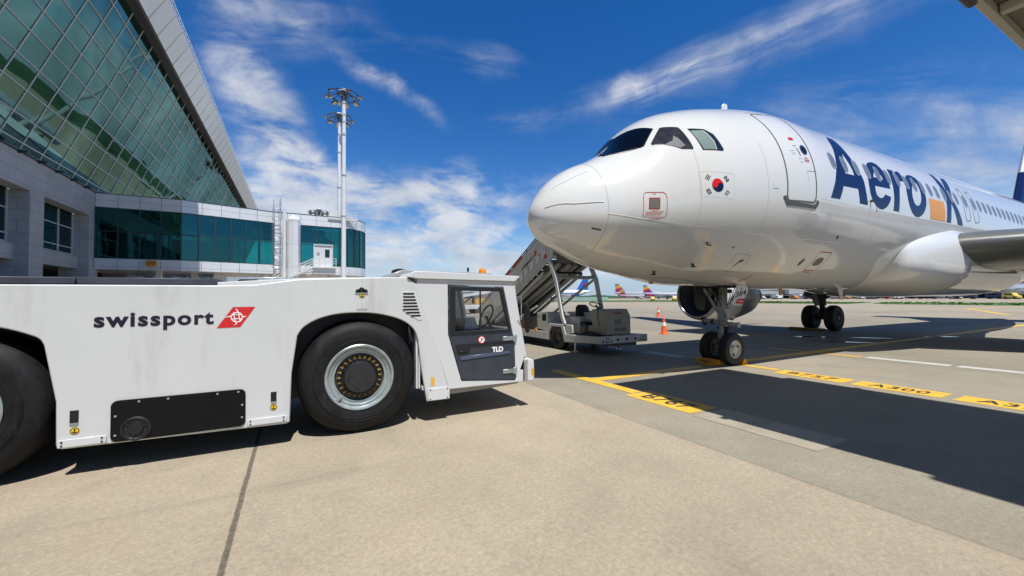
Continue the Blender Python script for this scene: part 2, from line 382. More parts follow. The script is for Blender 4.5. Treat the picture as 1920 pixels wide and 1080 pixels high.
# ---------------------------------------------------------------- ground
XJ, SLAB = 0.12, 4.25
def ground_mat():
    m = bpy.data.materials.new('concrete'); m.use_nodes = True; t = m.node_tree; N = NT(t); b = t.nodes['Principled BSDF']
    P = N.n('ShaderNodeTexCoord').outputs['Object']; s = N.n('ShaderNodeSeparateXYZ', ins={0: P}); X, Y = s.outputs[0], s.outputs[1]
    wob = N.math('ADD', N.math('MULTIPLY', N.math('SUBTRACT', N.noise(P, 4, 3).outputs[0], .5), .014), N.math('MULTIPLY', N.math('SUBTRACT', N.noise(P, 45, 4, .7).outputs[0], .5), .022))
    u = N.math('DIVIDE', N.math('SUBTRACT', N.math('ADD', X, wob), XJ), SLAB); v = N.math('DIVIDE', N.math('ADD', N.math('ADD', Y, wob), 5.9), 7.5)
    iu = N.math('FLOOR', u); iv = N.math('FLOOR', v)
    rnd = N.n('ShaderNodeTexWhiteNoise', noise_dimensions='2D', ins={'Vector': N.n('ShaderNodeCombineXYZ', ins={0: iu, 1: N.math('MULTIPLY', iv, .37), 2: 0.0}).outputs[0]}).outputs[0]
    big = N.noise(P, .22, 6, .6).outputs[0]; mid = N.noise(P, 1.7, 6, .62, dist=.5).outputs[0]; fine = N.noise(P, 30, 7, .8).outputs[0]; fine2 = N.noise(P, 140, 3, .8).outputs[0]
    warm = (.392, .328, .238); grey = (.285, .253, .190)
    isg = N.math('GREATER_THAN', u, 0.0)                       # apron strip by the stop marks is a greyer pour
    far = N.mapr(X, 20, 60, 0, .75, True)
    isg = N.math('SUBTRACT', isg, N.math('MULTIPLY', isg, far))
    base = N.mix(isg, warm, grey)
    k = N.math('ADD', N.math('MULTIPLY', N.math('SUBTRACT', rnd, .5), .12), 1.0)
    k = N.math('MULTIPLY', k, N.mapr(big, .34, .66, .90, 1.08)); k = N.math('MULTIPLY', k, N.mapr(mid, .28, .72, .93, 1.07))
    k = N.math('MULTIPLY', k, N.mapr(fine, .34, .66, .77, 1.19)); k = N.math('MULTIPLY', k, N.mapr(fine2, .32, .68, .78, 1.2))
    c = N.mix(1.0, base, N.n('ShaderNodeCombineColor', ins={0: k, 1: k, 2: k}).outputs[0], 'MULTIPLY')
    rust = N.mapr(N.noise(P, .42, 9, .7, dist=1.0).outputs[0], .52, .72, 0, .42, True)
    c = N.mix(rust, c, (.36, .25, .17)); 
    stain = N.mapr(N.noise(N.vec('MULTIPLY', P, (1, .5, 1)), .9, 8, .66, dist=.4).outputs[0], .54, .74, 0, .38, True)
    c = N.mix(stain, c, (.15, .135, .12))
    # pale scuffs
    sc_ = N.mapr(N.noise(N.vec('MULTIPLY', P, (3.5, .6, 1)), 1.3, 8, .7).outputs[0], .60, .78, 0, .40, True)
    c = N.mix(sc_, c, (.46, .42, .36))
    # tiny pits and stones
    vo2 = N.noise(P, 11, 8, .8).outputs[0]; k2 = N.mapr(vo2, .34, .66, .93, 1.06); c = N.mix(1.0, c, N.n('ShaderNodeCombineColor', ins={0: k2, 1: k2, 2: k2}).outputs[0], 'MULTIPLY')
    # rubber sweeps left by turning wheels
    sw = N.noise(N.vec('MULTIPLY', P, (.12, 2.6, 1)), 1.0, 5, .55, dist=.3).outputs[0]; c = N.mix(N.mapr(sw, .60, .74, 0, .20, True), c, (.10, .09, .08))
    vo = N.n('ShaderNodeTexVoronoi', ins={'Vector': P, 'Scale': 26.0}).outputs[0]
    pit = N.mapr(vo, .0, .16, .8, 0.0); pr_ = N.mapr(N.noise(P, 6, 2).outputs[0], .48, .60, 0, 1)
    c = N.mix(N.math('MULTIPLY', pit, pr_), c, (.14, .12, .1))
    # joints
    fu = N.math('ABSOLUTE', N.math('SUBTRACT', N.math('FRACT', N.math('ADD', u, .5)), .5)); fv = N.math('ABSOLUTE', N.math('SUBTRACT', N.math('FRACT', N.math('ADD', v, .5)), .5))
    ju = N.mapr(N.math('MULTIPLY', fu, SLAB), .014, .024, 1, 0); jv = N.mapr(N.math('MULTIPLY', fv, 7.5), .006, .016, 1, 0)
    near = N.math('MULTIPLY', N.math('LESS_THAN', u, -.5), N.math('GREATER_THAN', u, -1.5)) # the sealed joint beside the tug is dark, others are tight
    ju = N.math('MULTIPLY', ju, N.math('ADD', N.math('MULTIPLY', near, .65), .26)); jv = N.math('MULTIPLY', jv, .3)
    j = N.math('MAXIMUM', ju, jv)
    j = N.math('MULTIPLY', j, N.mapr(N.noise(P, 22, 5, .7).outputs[0], .3, .6, .55, 1.0))
    c = N.mix(j, c, (.075, .065, .05))
    t.links.new(c, b.inputs['Base Color']); b.inputs['Roughness'].default_value = .82; b.inputs['Specular IOR Level'].default_value = .3
    hgt = N.math('ADD', N.math('MULTIPLY', fine, .6), N.math('MULTIPLY', fine2, .4)); hgt = N.math('SUBTRACT', hgt, N.math('MULTIPLY', j, .8))
    t.links.new(N.n('ShaderNodeBump', ins={'Strength': .35, 'Distance': .012, 'Height': hgt}).outputs[0], b.inputs['Normal'])
    return m
g = MB(); g.add([(-3500, -3500, 0), (4500, -3500, 0), (4500, 4500, 0), (-3500, 4500, 0)], [(0, 1, 2, 3)])
tag(g.build('ground', ground_mat(), smooth=0), kind='structure')
def paint_mat(name, c, wear, under=(.3, .28, .25)):
    m = bpy.data.materials.new(name); m.use_nodes = True; t = m.node_tree; N = NT(t); b = t.nodes['Principled BSDF']
    P = N.n('ShaderNodeTexCoord').outputs['Object']
    n = N.noise(P, 14, 9, .78).outputs[0]; k = N.mapr(n, .53, .66, 0, wear, True)
    tone = N.mapr(N.noise(P, 3, 5).outputs[0], .3, .7, .86, 1.1)
    cc = N.mix(1.0, c, N.n('ShaderNodeCombineColor', ins={0: tone, 1: tone, 2: tone}).outputs[0], 'MULTIPLY')
    t.links.new(N.mix(k, cc, under), b.inputs['Base Color']); b.inputs['Roughness'].default_value = .6
    return m
yel = paint_mat('yellow_paint', (.78, .46, .04), .8); yel_old = paint_mat('yellow_paint_dull', (.62, .38, .06), .8)
wht = paint_mat('white_line', (.54, .52, .46), .9); ghost = paint_mat('blacked_out_mark', (.37, .325, .245), .9, (.29, .255, .195))
blk = paint_mat('black_paint', (.025, .025, .025), .6, (.6, .36, .04)); redp = paint_mat('red_line', (.5, .12, .09), .8)
def gs(vf, z=.004): return lambda: None
def mark(name, label, cat, vf, m, z=.004, group=None):
    o = sheet(name, vf, lambda a, b: (a, b, z), m); tag(o, kind='structure'); return o
def arcpts(cx, cy, r, a0, a1, n=24): return [(cx + r * math.cos(R(a0 + (a1 - a0) * i / n)), cy + r * math.sin(R(a0 + (a1 - a0) * i / n))) for i in range(n + 1)]
mark('ground_line', 0, 0, merge(rect(1.445, -.13, 4.49, .14), rect(5.605, -.14, 95, .13), rect(4.75, -.13, 5.385, .13)), yel)
mark('ground_line', 0, 0, merge(rect(1.20, -1.20, 1.44, 1.30)), yel, .0065)
mark('ground_line', 0, 0, merge(rect(5.39, -1.18, 5.60, 1.05)), yel, .0065)
mark('ground_line', 0, 0, merge(rect(9.12, -1.18, 9.30, 1.16)), yel, .0065)
mark('ground_marking', 0, 0, rect(.98, -4.05, 1.66, -2.56), ghost)
mark('ground_marking', 0, 0, rect(5.15, 1.12, 5.60, 2.52), ghost)
mark('ground_line', 0, 0, merge(rect(9.12, -2.78, 9.46, -1.24), rect(9.12, -4.45, 9.46, -2.90), rect(9.12, -6.1, 9.46, -4.57), rect(9.12, -7.8, 9.46, -6.22)), wht)
def gbox(x0, x1, y0, y1, body):
    b = mark('ground_marking', 0, 0, rect(x0, y0, x1, y1), yel)
    t = text2d(body, spacing=1.12, offset=.012)
    # reads along -Y (from the left side of the stand), tops towards +X
    w = y1 - y0; vv, ff = t
    sheet('mark_lettering', (vv, ff), lambda a, q: (x0 + .13 + q * (x1 - x0 - .24), y1 - .20 - a * (w - .40), .007), blk, b)
    # stencil bridges left in the paint
    bars = []
    for i in range(len(body)):
        yc = y1 - .27 - (i + .5) / len(body) * (w - .48)
        bars.append(rect(x0 + .33, yc - .012, x0 + .36, yc + .012))
    sheet('stencil_gap', merge(*bars), lambda a, q: (a, q, .0095), yel, b)
gbox(1.03, 1.60, -2.48, -1.23, 'B767'); gbox(5.10, 5.62, -2.50, -1.25, 'B757'); gbox(5.08, 5.60, -3.80, -2.62, 'A300'); gbox(5.06, 5.58, -5.12, -3.94, 'A320')
mark('ground_line', 0, 0, ribbon([(45, 3.6), (48.2, 4.8), (56.6, 7.8), (60.5, 9.2), (62, 10), (63.5, 10.5), (66.9, 10.7), (74.1, 10.5), (82, 8.7), (92, 6.6)], .45), yel)
mark('ground_line', 0, 0, merge(ribbon([(20, 16), (25, 19), (27, 22.1), (30, 23.4), (48.2, 24.4), (60, 26)], .16), ribbon([(46, -8), (46, 3.6), (44.9, 18.4), (46, 40), (50, 60)], .16), ribbon([(2, 26), (8, 27), (14, 30), (25, 30.4)], .16)), redp)
mark('ground_line', 0, 0, ribbon([(2, 26.9), (8, 27.8), (14, 30.7), (25, 31.1)], .14), mat('blue_line', (.1, .14, .45), .6), .004)
# wet patches under the belly
def blob(cx, cy, rx, ry, rot, n=26):
    pts = []
    for i in range(n):
        a = 2 * math.pi * i / n; k = 1 + .22 * math.sin(3 * a + cx) + .13 * math.sin(7 * a + cy)
        x, y = rx * k * math.cos(a), ry * k * math.sin(a); pts.append((cx + x * math.cos(rot) - y * math.sin(rot), cy + x * math.sin(rot) + y * math.cos(rot)))
    return tess([pts])
wet = mat('wet', (.05, .05, .052), .04, spec=.9)
for a in ((14.2, 2.3, .75, .16, R(-48)), (15.4, 1.0, .6, .10, R(-50)), (13.0, .9, .8, .14, R(-60)), (18.2, -.2, .5, .14, R(-40))):
    mark('water', 0, 0, blob(*a), wet, .004)
metal_plate = mark('ground_panel', 0, 0, quad((4.50, -.10), (4.74, -.10), (4.74, .10), (4.50, .10)), alu, .008)
# grass islands: low blades over a soil-green sheet
grass = bpy.data.materials.new('grass'); grass.use_nodes = True
_N = NT(grass.node_tree); _P = _N.n('ShaderNodeTexCoord').outputs['Object']
grass.node_tree.links.new(_N.ramp(_N.noise(_P, .35, 6, .7).outputs[0], [(.3, (.045, .11, .012)), (.6, (.10, .21, .03)), (.8, (.17, .2, .06))]), grass.node_tree.nodes['Principled BSDF'].inputs['Base Color'])
grass.node_tree.nodes['Principled BSDF'].inputs['Roughness'].default_value = .9
def inpoly(x, y, P):
    c = False; n = len(P)
    for i in range(n):
        a, b = P[i], P[i - 1]
        if (a[1] > y) != (b[1] > y) and x < (b[0] - a[0]) * (y - a[1]) / (b[1] - a[1]) + a[0]: c = not c
    return c
GR = [[(113, -60), (112, 16.8), (117.2, 37.0), (100, 33), (92.5, 28.1), (86.6, 11.7), (80, -60)], [(112.2, 37.8), (129.7, 69.2), (132, 84), (108, 84), (95.2, 49.7), (93, 34)],
      [(163.9, 190), (178.5, 140.2), (160, 108), (134, 88), (114, 88), (118.4, 110), (112.9, 123.1), (118, 190)]]
gb = MB()
for P in GR:
    n = len(P); gb.prism(P, 0.0, .05, 'XY')
    xs = [p[0] for p in P]; ys = [p[1] for p in P]; cnt = 0
    while cnt < 2600:
        x = random.uniform(min(xs), max(xs)); y = random.uniform(min(ys), max(ys))
        if not inpoly(x, y, P): continue
        cnt += 1; h_ = random.uniform(.06, .16) * (1 + .5 * math.sin(x * .35 + y * .2)); w_ = random.uniform(.3, .9); a = random.uniform(0, 3.14)
        dx, dy = w_ * math.cos(a) / 2, w_ * math.sin(a) / 2
        gb.add([(x - dx, y - dy, .03), (x + dx, y + dy, .03), (x + dx * .4, y + dy * .4, .03 + max(h_, .06)), (x - dx * .5, y - dy * .5, .03 + max(h_, .06) * .8)], [(0, 1, 2, 3)])
tag(gb.build('grass', grass, smooth=0, norm=False), 'rough green grass strips between the aprons', 'grass', kind='stuff')
# hills on the skyline
hm = bpy.data.materials.new('hill_wood'); hm.use_nodes = True; _N = NT(hm.node_tree); _P = _N.n('ShaderNodeTexCoord').outputs['Object']
hm.node_tree.links.new(_N.ramp(_N.noise(_P, .02, 8, .7).outputs[0], [(.32, (.015, .045, .02)), (.55, (.035, .085, .03)), (.75, (.09, .13, .06))]), hm.node_tree.nodes['Principled BSDF'].inputs['Base Color'])
hm.node_tree.nodes['Principled BSDF'].inputs['Roughness'].default_value = .95
hb = MB(); n = 260; rows = []
for j in range(7):
    row = []
    for i in range(n + 1):
        a = R(-70 + 150 * i / n); rad = 1380 + j * 110
        prof = 24 + 10 * math.sin(a * 5 + .6) + 6 * math.sin(a * 13 + 1) + 3 * math.sin(a * 37) + 2.0 * math.sin(a * 90 + 2) + random.uniform(-1.1, 1.1)
        if a > .92: prof *= max(.25, 1 - (a - .92) * 3)
        z = max(prof, 3) * math.sin(math.pi * min(j, 4) / 8) if j else -2
        row.append((-3.75 + rad * math.sin(a), -6.33 + rad * math.cos(a), z))
    rows.append(row)
hb.loft(rows, closed=False, caps=False)
tag(hb.build('hills', hm, smooth=30), kind='structure')
# ---------------------------------------------------------------- pushback tug
YS = -1.12            # near side plane; the tug is 2.24 m wide, nose towards the jet
tug = thing('pushback_tug', 'big white pushback tug with dark grey cab door, parked nose to nose with the jet', 'tug', (-3.05, 0, 0))
tug.location = (0, 0, 0)
def arch_curve(P, n=5):
    o = []
    for i in range(len(P) - 1):
        p0, p1, p2, p3 = P[max(i - 1, 0)], P[i], P[i + 1], P[min(i + 2, len(P) - 1)]
        for k in range(n):
            t = k / n; o.append(tuple(.5 * (2 * b_ + (c_ - a_) * t + (2 * a_ - 5 * b_ + 4 * c_ - d_) * t * t + (3 * b_ - a_ - 3 * c_ + d_) * t ** 3) for a_, b_, c_, d_ in zip(p0, p1, p2, p3)))
    return o + [P[-1]]
SIDE = [(-8.15, .42), (-8.15, 1.70), (-7.9, 1.76), (-4.50, 1.765), (-4.15, 1.775), (-3.72, 1.842), (-3.15, 1.868), (-2.50, 1.885), (-2.38, 1.80),
        (-2.18, 1.20), (-1.95, .42), (-1.93, .28), (-2.25, .28), (-2.32, .72)] + arch_curve([(-2.36, 1.08), (-2.41, 1.21), (-2.53, 1.32), (-2.72, 1.395), (-2.97, 1.44), (-3.27, 1.44), (-3.5, 1.39), (-3.66, 1.30), (-3.73, 1.20)]) + [(-3.785, .79), (-3.80, .25), (-3.84, .235), (-5.62, .27), (-5.655, .30), (-5.66, .70), (-5.745, 1.22)] + arch_curve([(-5.765, 1.262), (-5.81, 1.30), (-5.97, 1.37), (-6.2, 1.43), (-6.5, 1.44), (-6.75, 1.39), (-6.98, 1.30), (-7.08, 1.20)]) + [ (-7.14, .72), (-7.2, .30), (-7.75, .30)]
b = MB(); b.prism(SIDE, YS, YS + .035); b.prism(SIDE, -YS - .035, -YS)
side = b.build('body', white_paint, tug, bevel=.012, bseg=2)
b = MB()   # centre hull, deck, wheel-well walls
b.box(-8.1, -7.25, -1.08, 1.08, .42, 1.70); b.box(-5.60, -3.88, -1.08, 1.08, .30, 1.72); b.box(-7.25, -5.60, -.62, .62, .40, 1.70); b.box(-3.88, -2.36, -.62, .62, .40, 1.70)
b.box(-7.25, -5.60, -1.08, 1.08, 1.50, 1.72); b.box(-3.88, -2.45, -1.08, 1.08, 1.50, 1.78)
b.build('chassis', black_plastic, tug)
b = MB(); b.prism([(-4.48, 1.73), (-4.48, 1.80), (-3.6, 1.86), (-2.5, 1.885), (-2.5, 1.8), (-3.7, 1.8)], -1.075, 1.075); b.build('bonnet', white_clean, tug, bevel=.008)
b = MB(); b.box(-5.55, -4.485, -1.09, 1.09, 1.768, 1.835); b.box(-8.1, -5.558, -1.09, 1.09, 1.768, 1.835); b.build('deck_plate', deck_grey, tug, bevel=.008)
b = MB(); b.box(-4.47, -3.60, -.55, -.15, 1.80, 1.885); b.build('tread_step', alu, tug, bevel=.004)
for x0 in (-4.36, -3.98):
    b = MB(); b.prism([(x0 + .03, 1.825), (x0, 1.842), (x0 + .03, 1.858), (x0 + .2, 1.858), (x0 + .23, 1.842), (x0 + .2, 1.825)], -.553, -.5495); b.build('step_slot', dark_void, tug)
# bolted corner plates
for (x0, x1, z0, z1, k) in ((-5.64, -5.31, .285, .355, .012), (-4.20, -3.83, .265, .335, .012), (-2.235, -1.945, .29, .445, 0)):
    b = MB(); b.prism([(x0, z0 + k * 0), (x1, z0), (x1, z1), (x0, z1)], YS - .018, YS - .002); p = b.build('skirt_plate', white_clean, tug, bevel=.004)
    b = MB()
    for x in (x0 + .03, x1 - .03):
        for z in (z0 + .018, z1 - .018): b.cyl((x, YS - .024, z), (x, YS - .017, z), .008, n=10)
    b.build('bolt', gear_dark, p)
# black access panel with round fan cover
def rrect(x0, z0, x1, z1, r, n=5):
    pts = []
    for cx, cz, a in ((x1 - r, z0 + r, -90), (x1 - r, z1 - r, 0), (x0 + r, z1 - r, 90), (x0 + r, z0 + r, 180)):
        for i in range(n + 1): t = R(a + 90 * i / n); pts.append((cx + r * math.cos(t), cz + r * math.sin(t)))
    return pts
b = MB(); b.prism(rrect(-5.285, .275, -4.215, .665, .055), YS - .014, YS - .001); bp = b.build('access_panel', black_panel, tug, bevel=.003)
b = MB()
for x, z in ((-5.25, .52), (-5.25, .34), (-5.08, .64), (-4.86, .64), (-4.46, .64), (-4.28, .64), (-4.245, .5), (-4.245, .37)): b.cyl((x, YS - .018, z), (x, YS - .012, z), .010, n=10)
b.build('bolt', alu, bp)
b = MB(); b.lathe([(.115, -.012), (.115, -.022), (.098, -.030), (.088, -.018), (.06, -.016), (.055, -.03), (.001, -.032)], (-5.10, YS, .385), 'Y', 36)
for a in (20, 140, 260): b.cbox((-5.10 + .075 * math.cos(R(a)), YS - .024, .385 + .075 * math.sin(R(a))), (.05, .012, .012), Matrix.Rotation(-R(a), 3, 'Y'))
b.build('fan_cover', black_plastic, bp)
for x0, x1, z0, z1 in ((-5.565, -5.505, .475, .61), (-3.985, -3.93, .475, .60)):
    b = MB(); b.box(x0, x1, YS - .0035, YS - .002, z0, z1); s = b.build('tie_down_slot', dark_void, tug)
    b = MB(); b.box(x0, x1, YS - .006, YS - .0036, z0, z0 + .022); b.build('slot_lip', galv, s)
def side_sheet(name, vf, m, parent, off=.003, y=YS): return sheet(name, vf, lambda a, c: (a, y - off, c), m, parent)
ylab = mat('yellow_label', (.75, .5, .02), .4)
for cx, cz in ((-5.53, .425), (-3.957, .432), (-3.04, 1.655)):
    s = side_sheet('round_label', disc(cx, cz, .034), ylab, tug); 
    side_sheet('label_mark', merge(ringv(cx, cz, .026, .031, 24), quad((cx - .006, cz + .018), (cx + .006, cz + .018), (cx + .004, cz - .004), (cx - .004, cz - .004)), quad((cx - .018, cz - .006), (cx + .016, cz - .010), (cx + .010, cz - .020), (cx - .012, cz - .018))), black_film, s, .0045)
side_sheet('lifting_eye', merge(disc(-3.045, 1.715, .036), disc(-3.09, 1.702, .026), disc(-3.0, 1.702, .026)), dark_void, tug, .0025)
b = MB(); b.lathe([(.03, 0), (.042, 0)], (-3.045, YS - .002, 1.69), 'Y', 20); b.box(-3.12, -2.97, YS - .008, YS - .002, 1.672, 1.684); b.build('eye_lip', alu, tug)
side_sheet('small_notice', merge(ribbon([(-3.1, 1.493), (-2.98, 1.493)], .003), ribbon([(-3.1, 1.475), (-2.98, 1.475)], .003), ribbon([(-3.1, 1.493), (-3.1, 1.475)], .002), ribbon([(-3.095, 1.484), (-2.985, 1.484)], .005)), line_grey, tug)
side_sheet('panel_seam', merge(rect(-3.043, 1.50, -3.040, 1.62), rect(-3.043, 1.74, -3.040, 1.866)), line_grey, tug)
side_sheet('yellow_reflector', rect(-2.195, .475, -2.145, .585), mat('reflector', (.78, .42, .03), .35), tug)
# louvred vent: dark slots in a faceted plate
vb = MB(); vp = [(-2.565, 1.70), (-2.395, 1.70), (-2.30, 1.40), (-2.305, 1.335), (-2.36, 1.335), (-2.55, 1.46), (-2.565, 1.48)]
vb.prism(vp, YS - .006, YS - .001); vent = vb.build('vent_plate', white_clean, tug, bevel=.003)
sl = MB()
for i in range(8):
    z = 1.672 - i * .040; xl = -2.552 if z > 1.45 else -2.552 + (1.46 - z) * 1.45; xr = -2.408 + (1.67 - z) * .30
    sl.prism(rrect(xl, z - .011, xr, z + .011, .0105, 4), YS - .0085, YS - .0065)
sl.build('vent_slot', dark_void, vent)
# company lettering and emblem on the flank
vv, ff = text2d('swissport', offset=.034, spacing=1.16)
side_sheet('lettering', ([(-5.415 + a * .915, 1.318 + c * .178) for a, c in vv], ff), mat('lettering_navy', (.012, .010, .025), .35), tug, .003)
em = side_sheet('emblem', quad((-4.475, 1.318), (-4.27, 1.322), (-4.135, 1.535), (-4.335, 1.535)), red_film, tug, .003)
cx, cz = -4.300, 1.428
em_l = [ringv(cx, cz, .045, .055, 36)]
for k in (-.022, .022): em_l.append(ribbon([(cx + k + .007 * math.cos(math.pi * i / 10) , cz - .05 + .1 * i / 10) for i in range(11)], .008)); em_l.append(ribbon([(cx - .05 + .1 * i / 10, cz + k + .006 * math.sin(math.pi * i / 10)) for i in range(11)], .008))
em_l.append(ribbon([(cx + .045, cz), (cx + .072, cz + .004), (cx + .085, cz + .014)], [.014, .010, .002])); em_l.append(ribbon([(cx - .045, cz + .01), (cx - .075, cz + .008), (cx - .105, cz - .004)], [.014, .009, .002]))
em_l.append(ribbon([(cx + .01, cz + .045), (cx + .002, cz + .075), (cx - .012, cz + .092)], [.014, .010, .002])); em_l.append(ribbon([(cx - .01, cz - .045), (cx - .002, cz - .07), (cx - .024, cz - .085)], [.014, .011, .003]))
for i, e in enumerate(em_l): side_sheet('emblem_line', e, seam_white, em, .0042 + i * .0004)
# tiny dark scuffs
# ---- cab
cabY = 1.12
b = MB()
CABS = [(-2.38, 1.80), (-2.36, 1.865), (-.945, 1.845), (-.915, 1.60), (-.765, .80), (-.75, .755), (-.80, .72), (-.82, .40), (-.93, .395), (-1.93, .405), (-1.95, .42)]
DOOR = [(-1.955, 1.792), (-1.13, 1.768), (-1.075, 1.53), (-1.0, 1.17), (-.955, .985), (-.935, .425), (-1.775, .500), (-1.955, 1.135)]
def cab_side(y0, y1):
    rings = [CABS, DOOR]; v, f = tess(rings); n0 = len(v); bb = MB()
    vs = [(p[0], y0, p[1]) for p in v] + [(p[0], y1, p[1]) for p in v]; fs = [t for t in f] + [(n0 + t[0], n0 + t[2], n0 + t[1]) for t in f]
    o = 0
    for r in rings:
        k = len(r); fs += [(o + i, o + (i + 1) % k, n0 + o + (i + 1) % k, n0 + o + i) for i in range(k)]; o += k
    return vs, fs
b.add(*cab_side(-1.118, -1.08)); b.add(*cab_side(1.08, 1.118))
b.box(-2.38, -2.34, -1.08, -.98, .45, 1.80); b.box(-2.38, -2.34, .98, 1.08, .45, 1.80)
b.box(-2.36, -2.32, -1.08, 1.08, .45, 1.02)
b.box(-2.3, -.84, -1.08, 1.08, .42, .48)
b.prism([(-.915, 1.0), (-.765, .80), (-.82, .42), (-.86, .42), (-.82, .80), (-.95, 1.0)], -1.08, 1.08)
for y in (-1.08, 1.02): b.prism([(-.945, 1.845), (-.905, 1.60), (-.79, .98), (-.85, .98), (-.96, 1.60), (-.99, 1.845)], y, y + .06)
cab = b.build('cab', white_clean, tug, bevel=.008)
b = MB(); b.prism([(-2.50, 1.885), (-2.42, 1.955), (-2.36, 1.965), (-.885, 1.925), (-.875, 1.915), (-.955, 1.845), (-2.36, 1.865)], -1.15, 1.15); b.build('cab_roof', white_clean, tug, bevel=.010, bseg=2)
b = MB(); b.prism([(-2.72, 1.885), (-2.42, 2.02), (-1.0, 2.0), (-1.0, 1.92), (-2.42, 1.93)], -.5, .9); b.build('roof_hatch', mat('hatch_grey', (.30, .31, .31), .4, var=(5, .1)), tug, bevel=.01)
b = MB(); b.prism([(-2.47, 1.97), (-2.45, 2.05), (-2.39, 2.06), (-2.30, 2.04), (-2.24, 1.99), (-2.3, 1.98)], -.25, .05); b.build('intake_horn', black_plastic, tug, bevel=.006)
# door
dr = MB()
dv = [(-1.945, 1.782), (-1.138, 1.760), (-1.085, 1.53), (-1.01, 1.17), (-.965, .985), (-.945, .437), (-1.770, .510), (-1.945, 1.135)]
hole = [(-1.855, 1.715), (-1.185, 1.700), (-1.145, 1.52), (-1.055, 1.185), (-1.08, 1.168), (-1.84, 1.162), (-1.86, 1.18)]
def holed(outer, inner, y0, y1):
    v, f = tess([outer, inner]); n0 = len(v)
    vs = [(p[0], y0, p[1]) for p in v] + [(p[0], y1, p[1]) for p in v]; fs = list(f) + [(n0 + t[0], n0 + t[2], n0 + t[1]) for t in f]; o = 0
    for r in (outer, inner):
        k = len(r); fs += [(o + i, o + (i + 1) % k, n0 + o + (i + 1) % k, n0 + o + i) for i in range(k)]; o += k
    return vs, fs
dr.add(*holed(dv, hole, -1.128, -1.09)); door = dr.build('door', door_grey, tug, bevel=.004)
dr = MB(); dr.add(*holed(dv, hole, 1.09, 1.128)); door2 = dr.build('door', door_grey, tug, bevel=.004)
wo = [(-1.925, 1.765), (-1.15, 1.745), (-1.10, 1.53), (-1.025, 1.178), (-1.035, 1.128), (-1.925, 1.118)]
for yy, dd in ((-1.138, door), (1.128, door2)):
    b = MB(); b.add(*holed(wo, hole, yy, yy + .010)); b.box(-1.505, -1.483, yy + .001, yy + .011, 1.165, 1.708); b.build('window_frame', black_plastic, dd, bevel=.002)
    b = MB(); b.add([(p[0], yy + .0125, p[1]) for p in hole], [tuple(range(len(hole)))]); b.build('pane', pane, dd, smooth=0)
# other side: plain flank glass seen through the near window
side_sheet('door_recess', quad((-1.86, .985), (-.985, 1.01), (-.985, .955), (-1.85, .925)), black_plastic, door, .0012, -1.128)
b = MB(); b.prism([(-1.845, .92), (-1.64, .93), (-1.655, .855), (-1.80, .84), (-1.83, .845)], -1.131, -1.1285); hp = b.build('handle', black_plastic, door)
b = MB(); b.box(-1.81, -1.70, -1.146, -1.132, .885, .900); b.build('handle_grip', black_plastic, door, bevel=.003)
b = MB(); b.prism([(-1.80, .825), (-1.04, .855), (-1.03, .815), (-1.79, .775)], -1.140, -1.128); b.build('rub_strip', mat('blue_strip', (.07, .09, .15), .3), door, bevel=.004)
for z in (1.03, .565):
    b = MB(); b.box(-1.155, -.99, -1.142, -1.129, z - .028, z + .032); b.box(-.98, -.93, -1.146, -1.119, z - .045, z + .05); b.cyl((-.985, -1.14, z - .04), (-.985, -1.14, z + .045), .010); b.build('hinge', galv, door, bevel=.003)
nos = side_sheet('no_smoking_sign', disc(-1.475, 1.035, .052), seam_white, door, .002, -1.128)
side_sheet('sign_ring', ringv(-1.475, 1.035, .042, .052, 32), red_film, nos, .0028, -1.128); side_sheet('sign_figure', merge(ribbon([(-1.478, 1.06), (-1.478, 1.045)], .014), ribbon([(-1.478, 1.045), (-1.482, 1.02)], .018), ribbon([(-1.49, 1.01), (-1.49, .995)], .006), ribbon([(-1.46, 1.05), (-1.45, 1.01)], .006)), line_dark, nos, .0028, -1.128)
side_sheet('sign_bar', ribbon([(-1.51, 1.0), (-1.44, 1.07)], .008), red_film, nos, .0034, -1.128)
tv, tf = text2d('TLD', offset=.045, spacing=.92)
side_sheet('maker_letters', ([(-1.32 + a * .175, .852 + c * .072) for a, c in tv], tf), seam_white, door, .003, -1.128)
# cab inside
b = MB(); b.prism([(-2.15, .48), (-2.15, .95), (-1.85, .98), (-1.80, .48)], -.75, -.2); b.prism([(-2.20, .95), (-2.24, 1.45), (-2.14, 1.50), (-2.02, 1.46), (-2.02, .98)], -.72, -.23); b.prism([(-2.2, 1.5), (-2.2, 1.68), (-2.08, 1.68), (-2.05, 1.5)], -.6, -.35); b.build('seat', black_plastic, tug, bevel=.03, bseg=2)
b = MB(); b.prism([(-1.16, .48), (-1.16, 1.05), (-.98, 1.16), (-.87, 1.12), (-.86, .48)], -1.0, 1.0); b.build('dashboard', mat('dash', (.05, .05, .055), .5), tug, bevel=.02)
b = MB(); b.prism([(-1.31, 1.10), (-1.31, 1.285), (-1.12, 1.30), (-1.06, 1.12), (-1.02, 1.08)], -.05, .35); b.build('console_box', white_clean, tug, bevel=.012)
b = MB(); b.tube([(-1.10 + .075 * math.cos(R(a)), -.45 + .19 * math.sin(R(a)), 1.33 + .17 * math.cos(R(a))) for a in range(0, 360, 15)], .014, 8, closed=True); b.cyl((-1.02, -.45, 1.15), (-1.10, -.45, 1.33), .022); b.build('steering_wheel', black_plastic, tug)
b = MB(); b.tube([(-1.62, .2, 1.83), (-1.60, .2, 1.70), (-1.54, .2, 1.62), (-1.55, .2, 1.55)], .014); b.build('cab_lamp_arm', gear_dark, tug)
b = MB(); b.box(-2.1, -1.0, -1.0, 1.0, 1.835, 1.843); b.build('headlining', mat('lining', (.35, .35, .34), .8), tug)
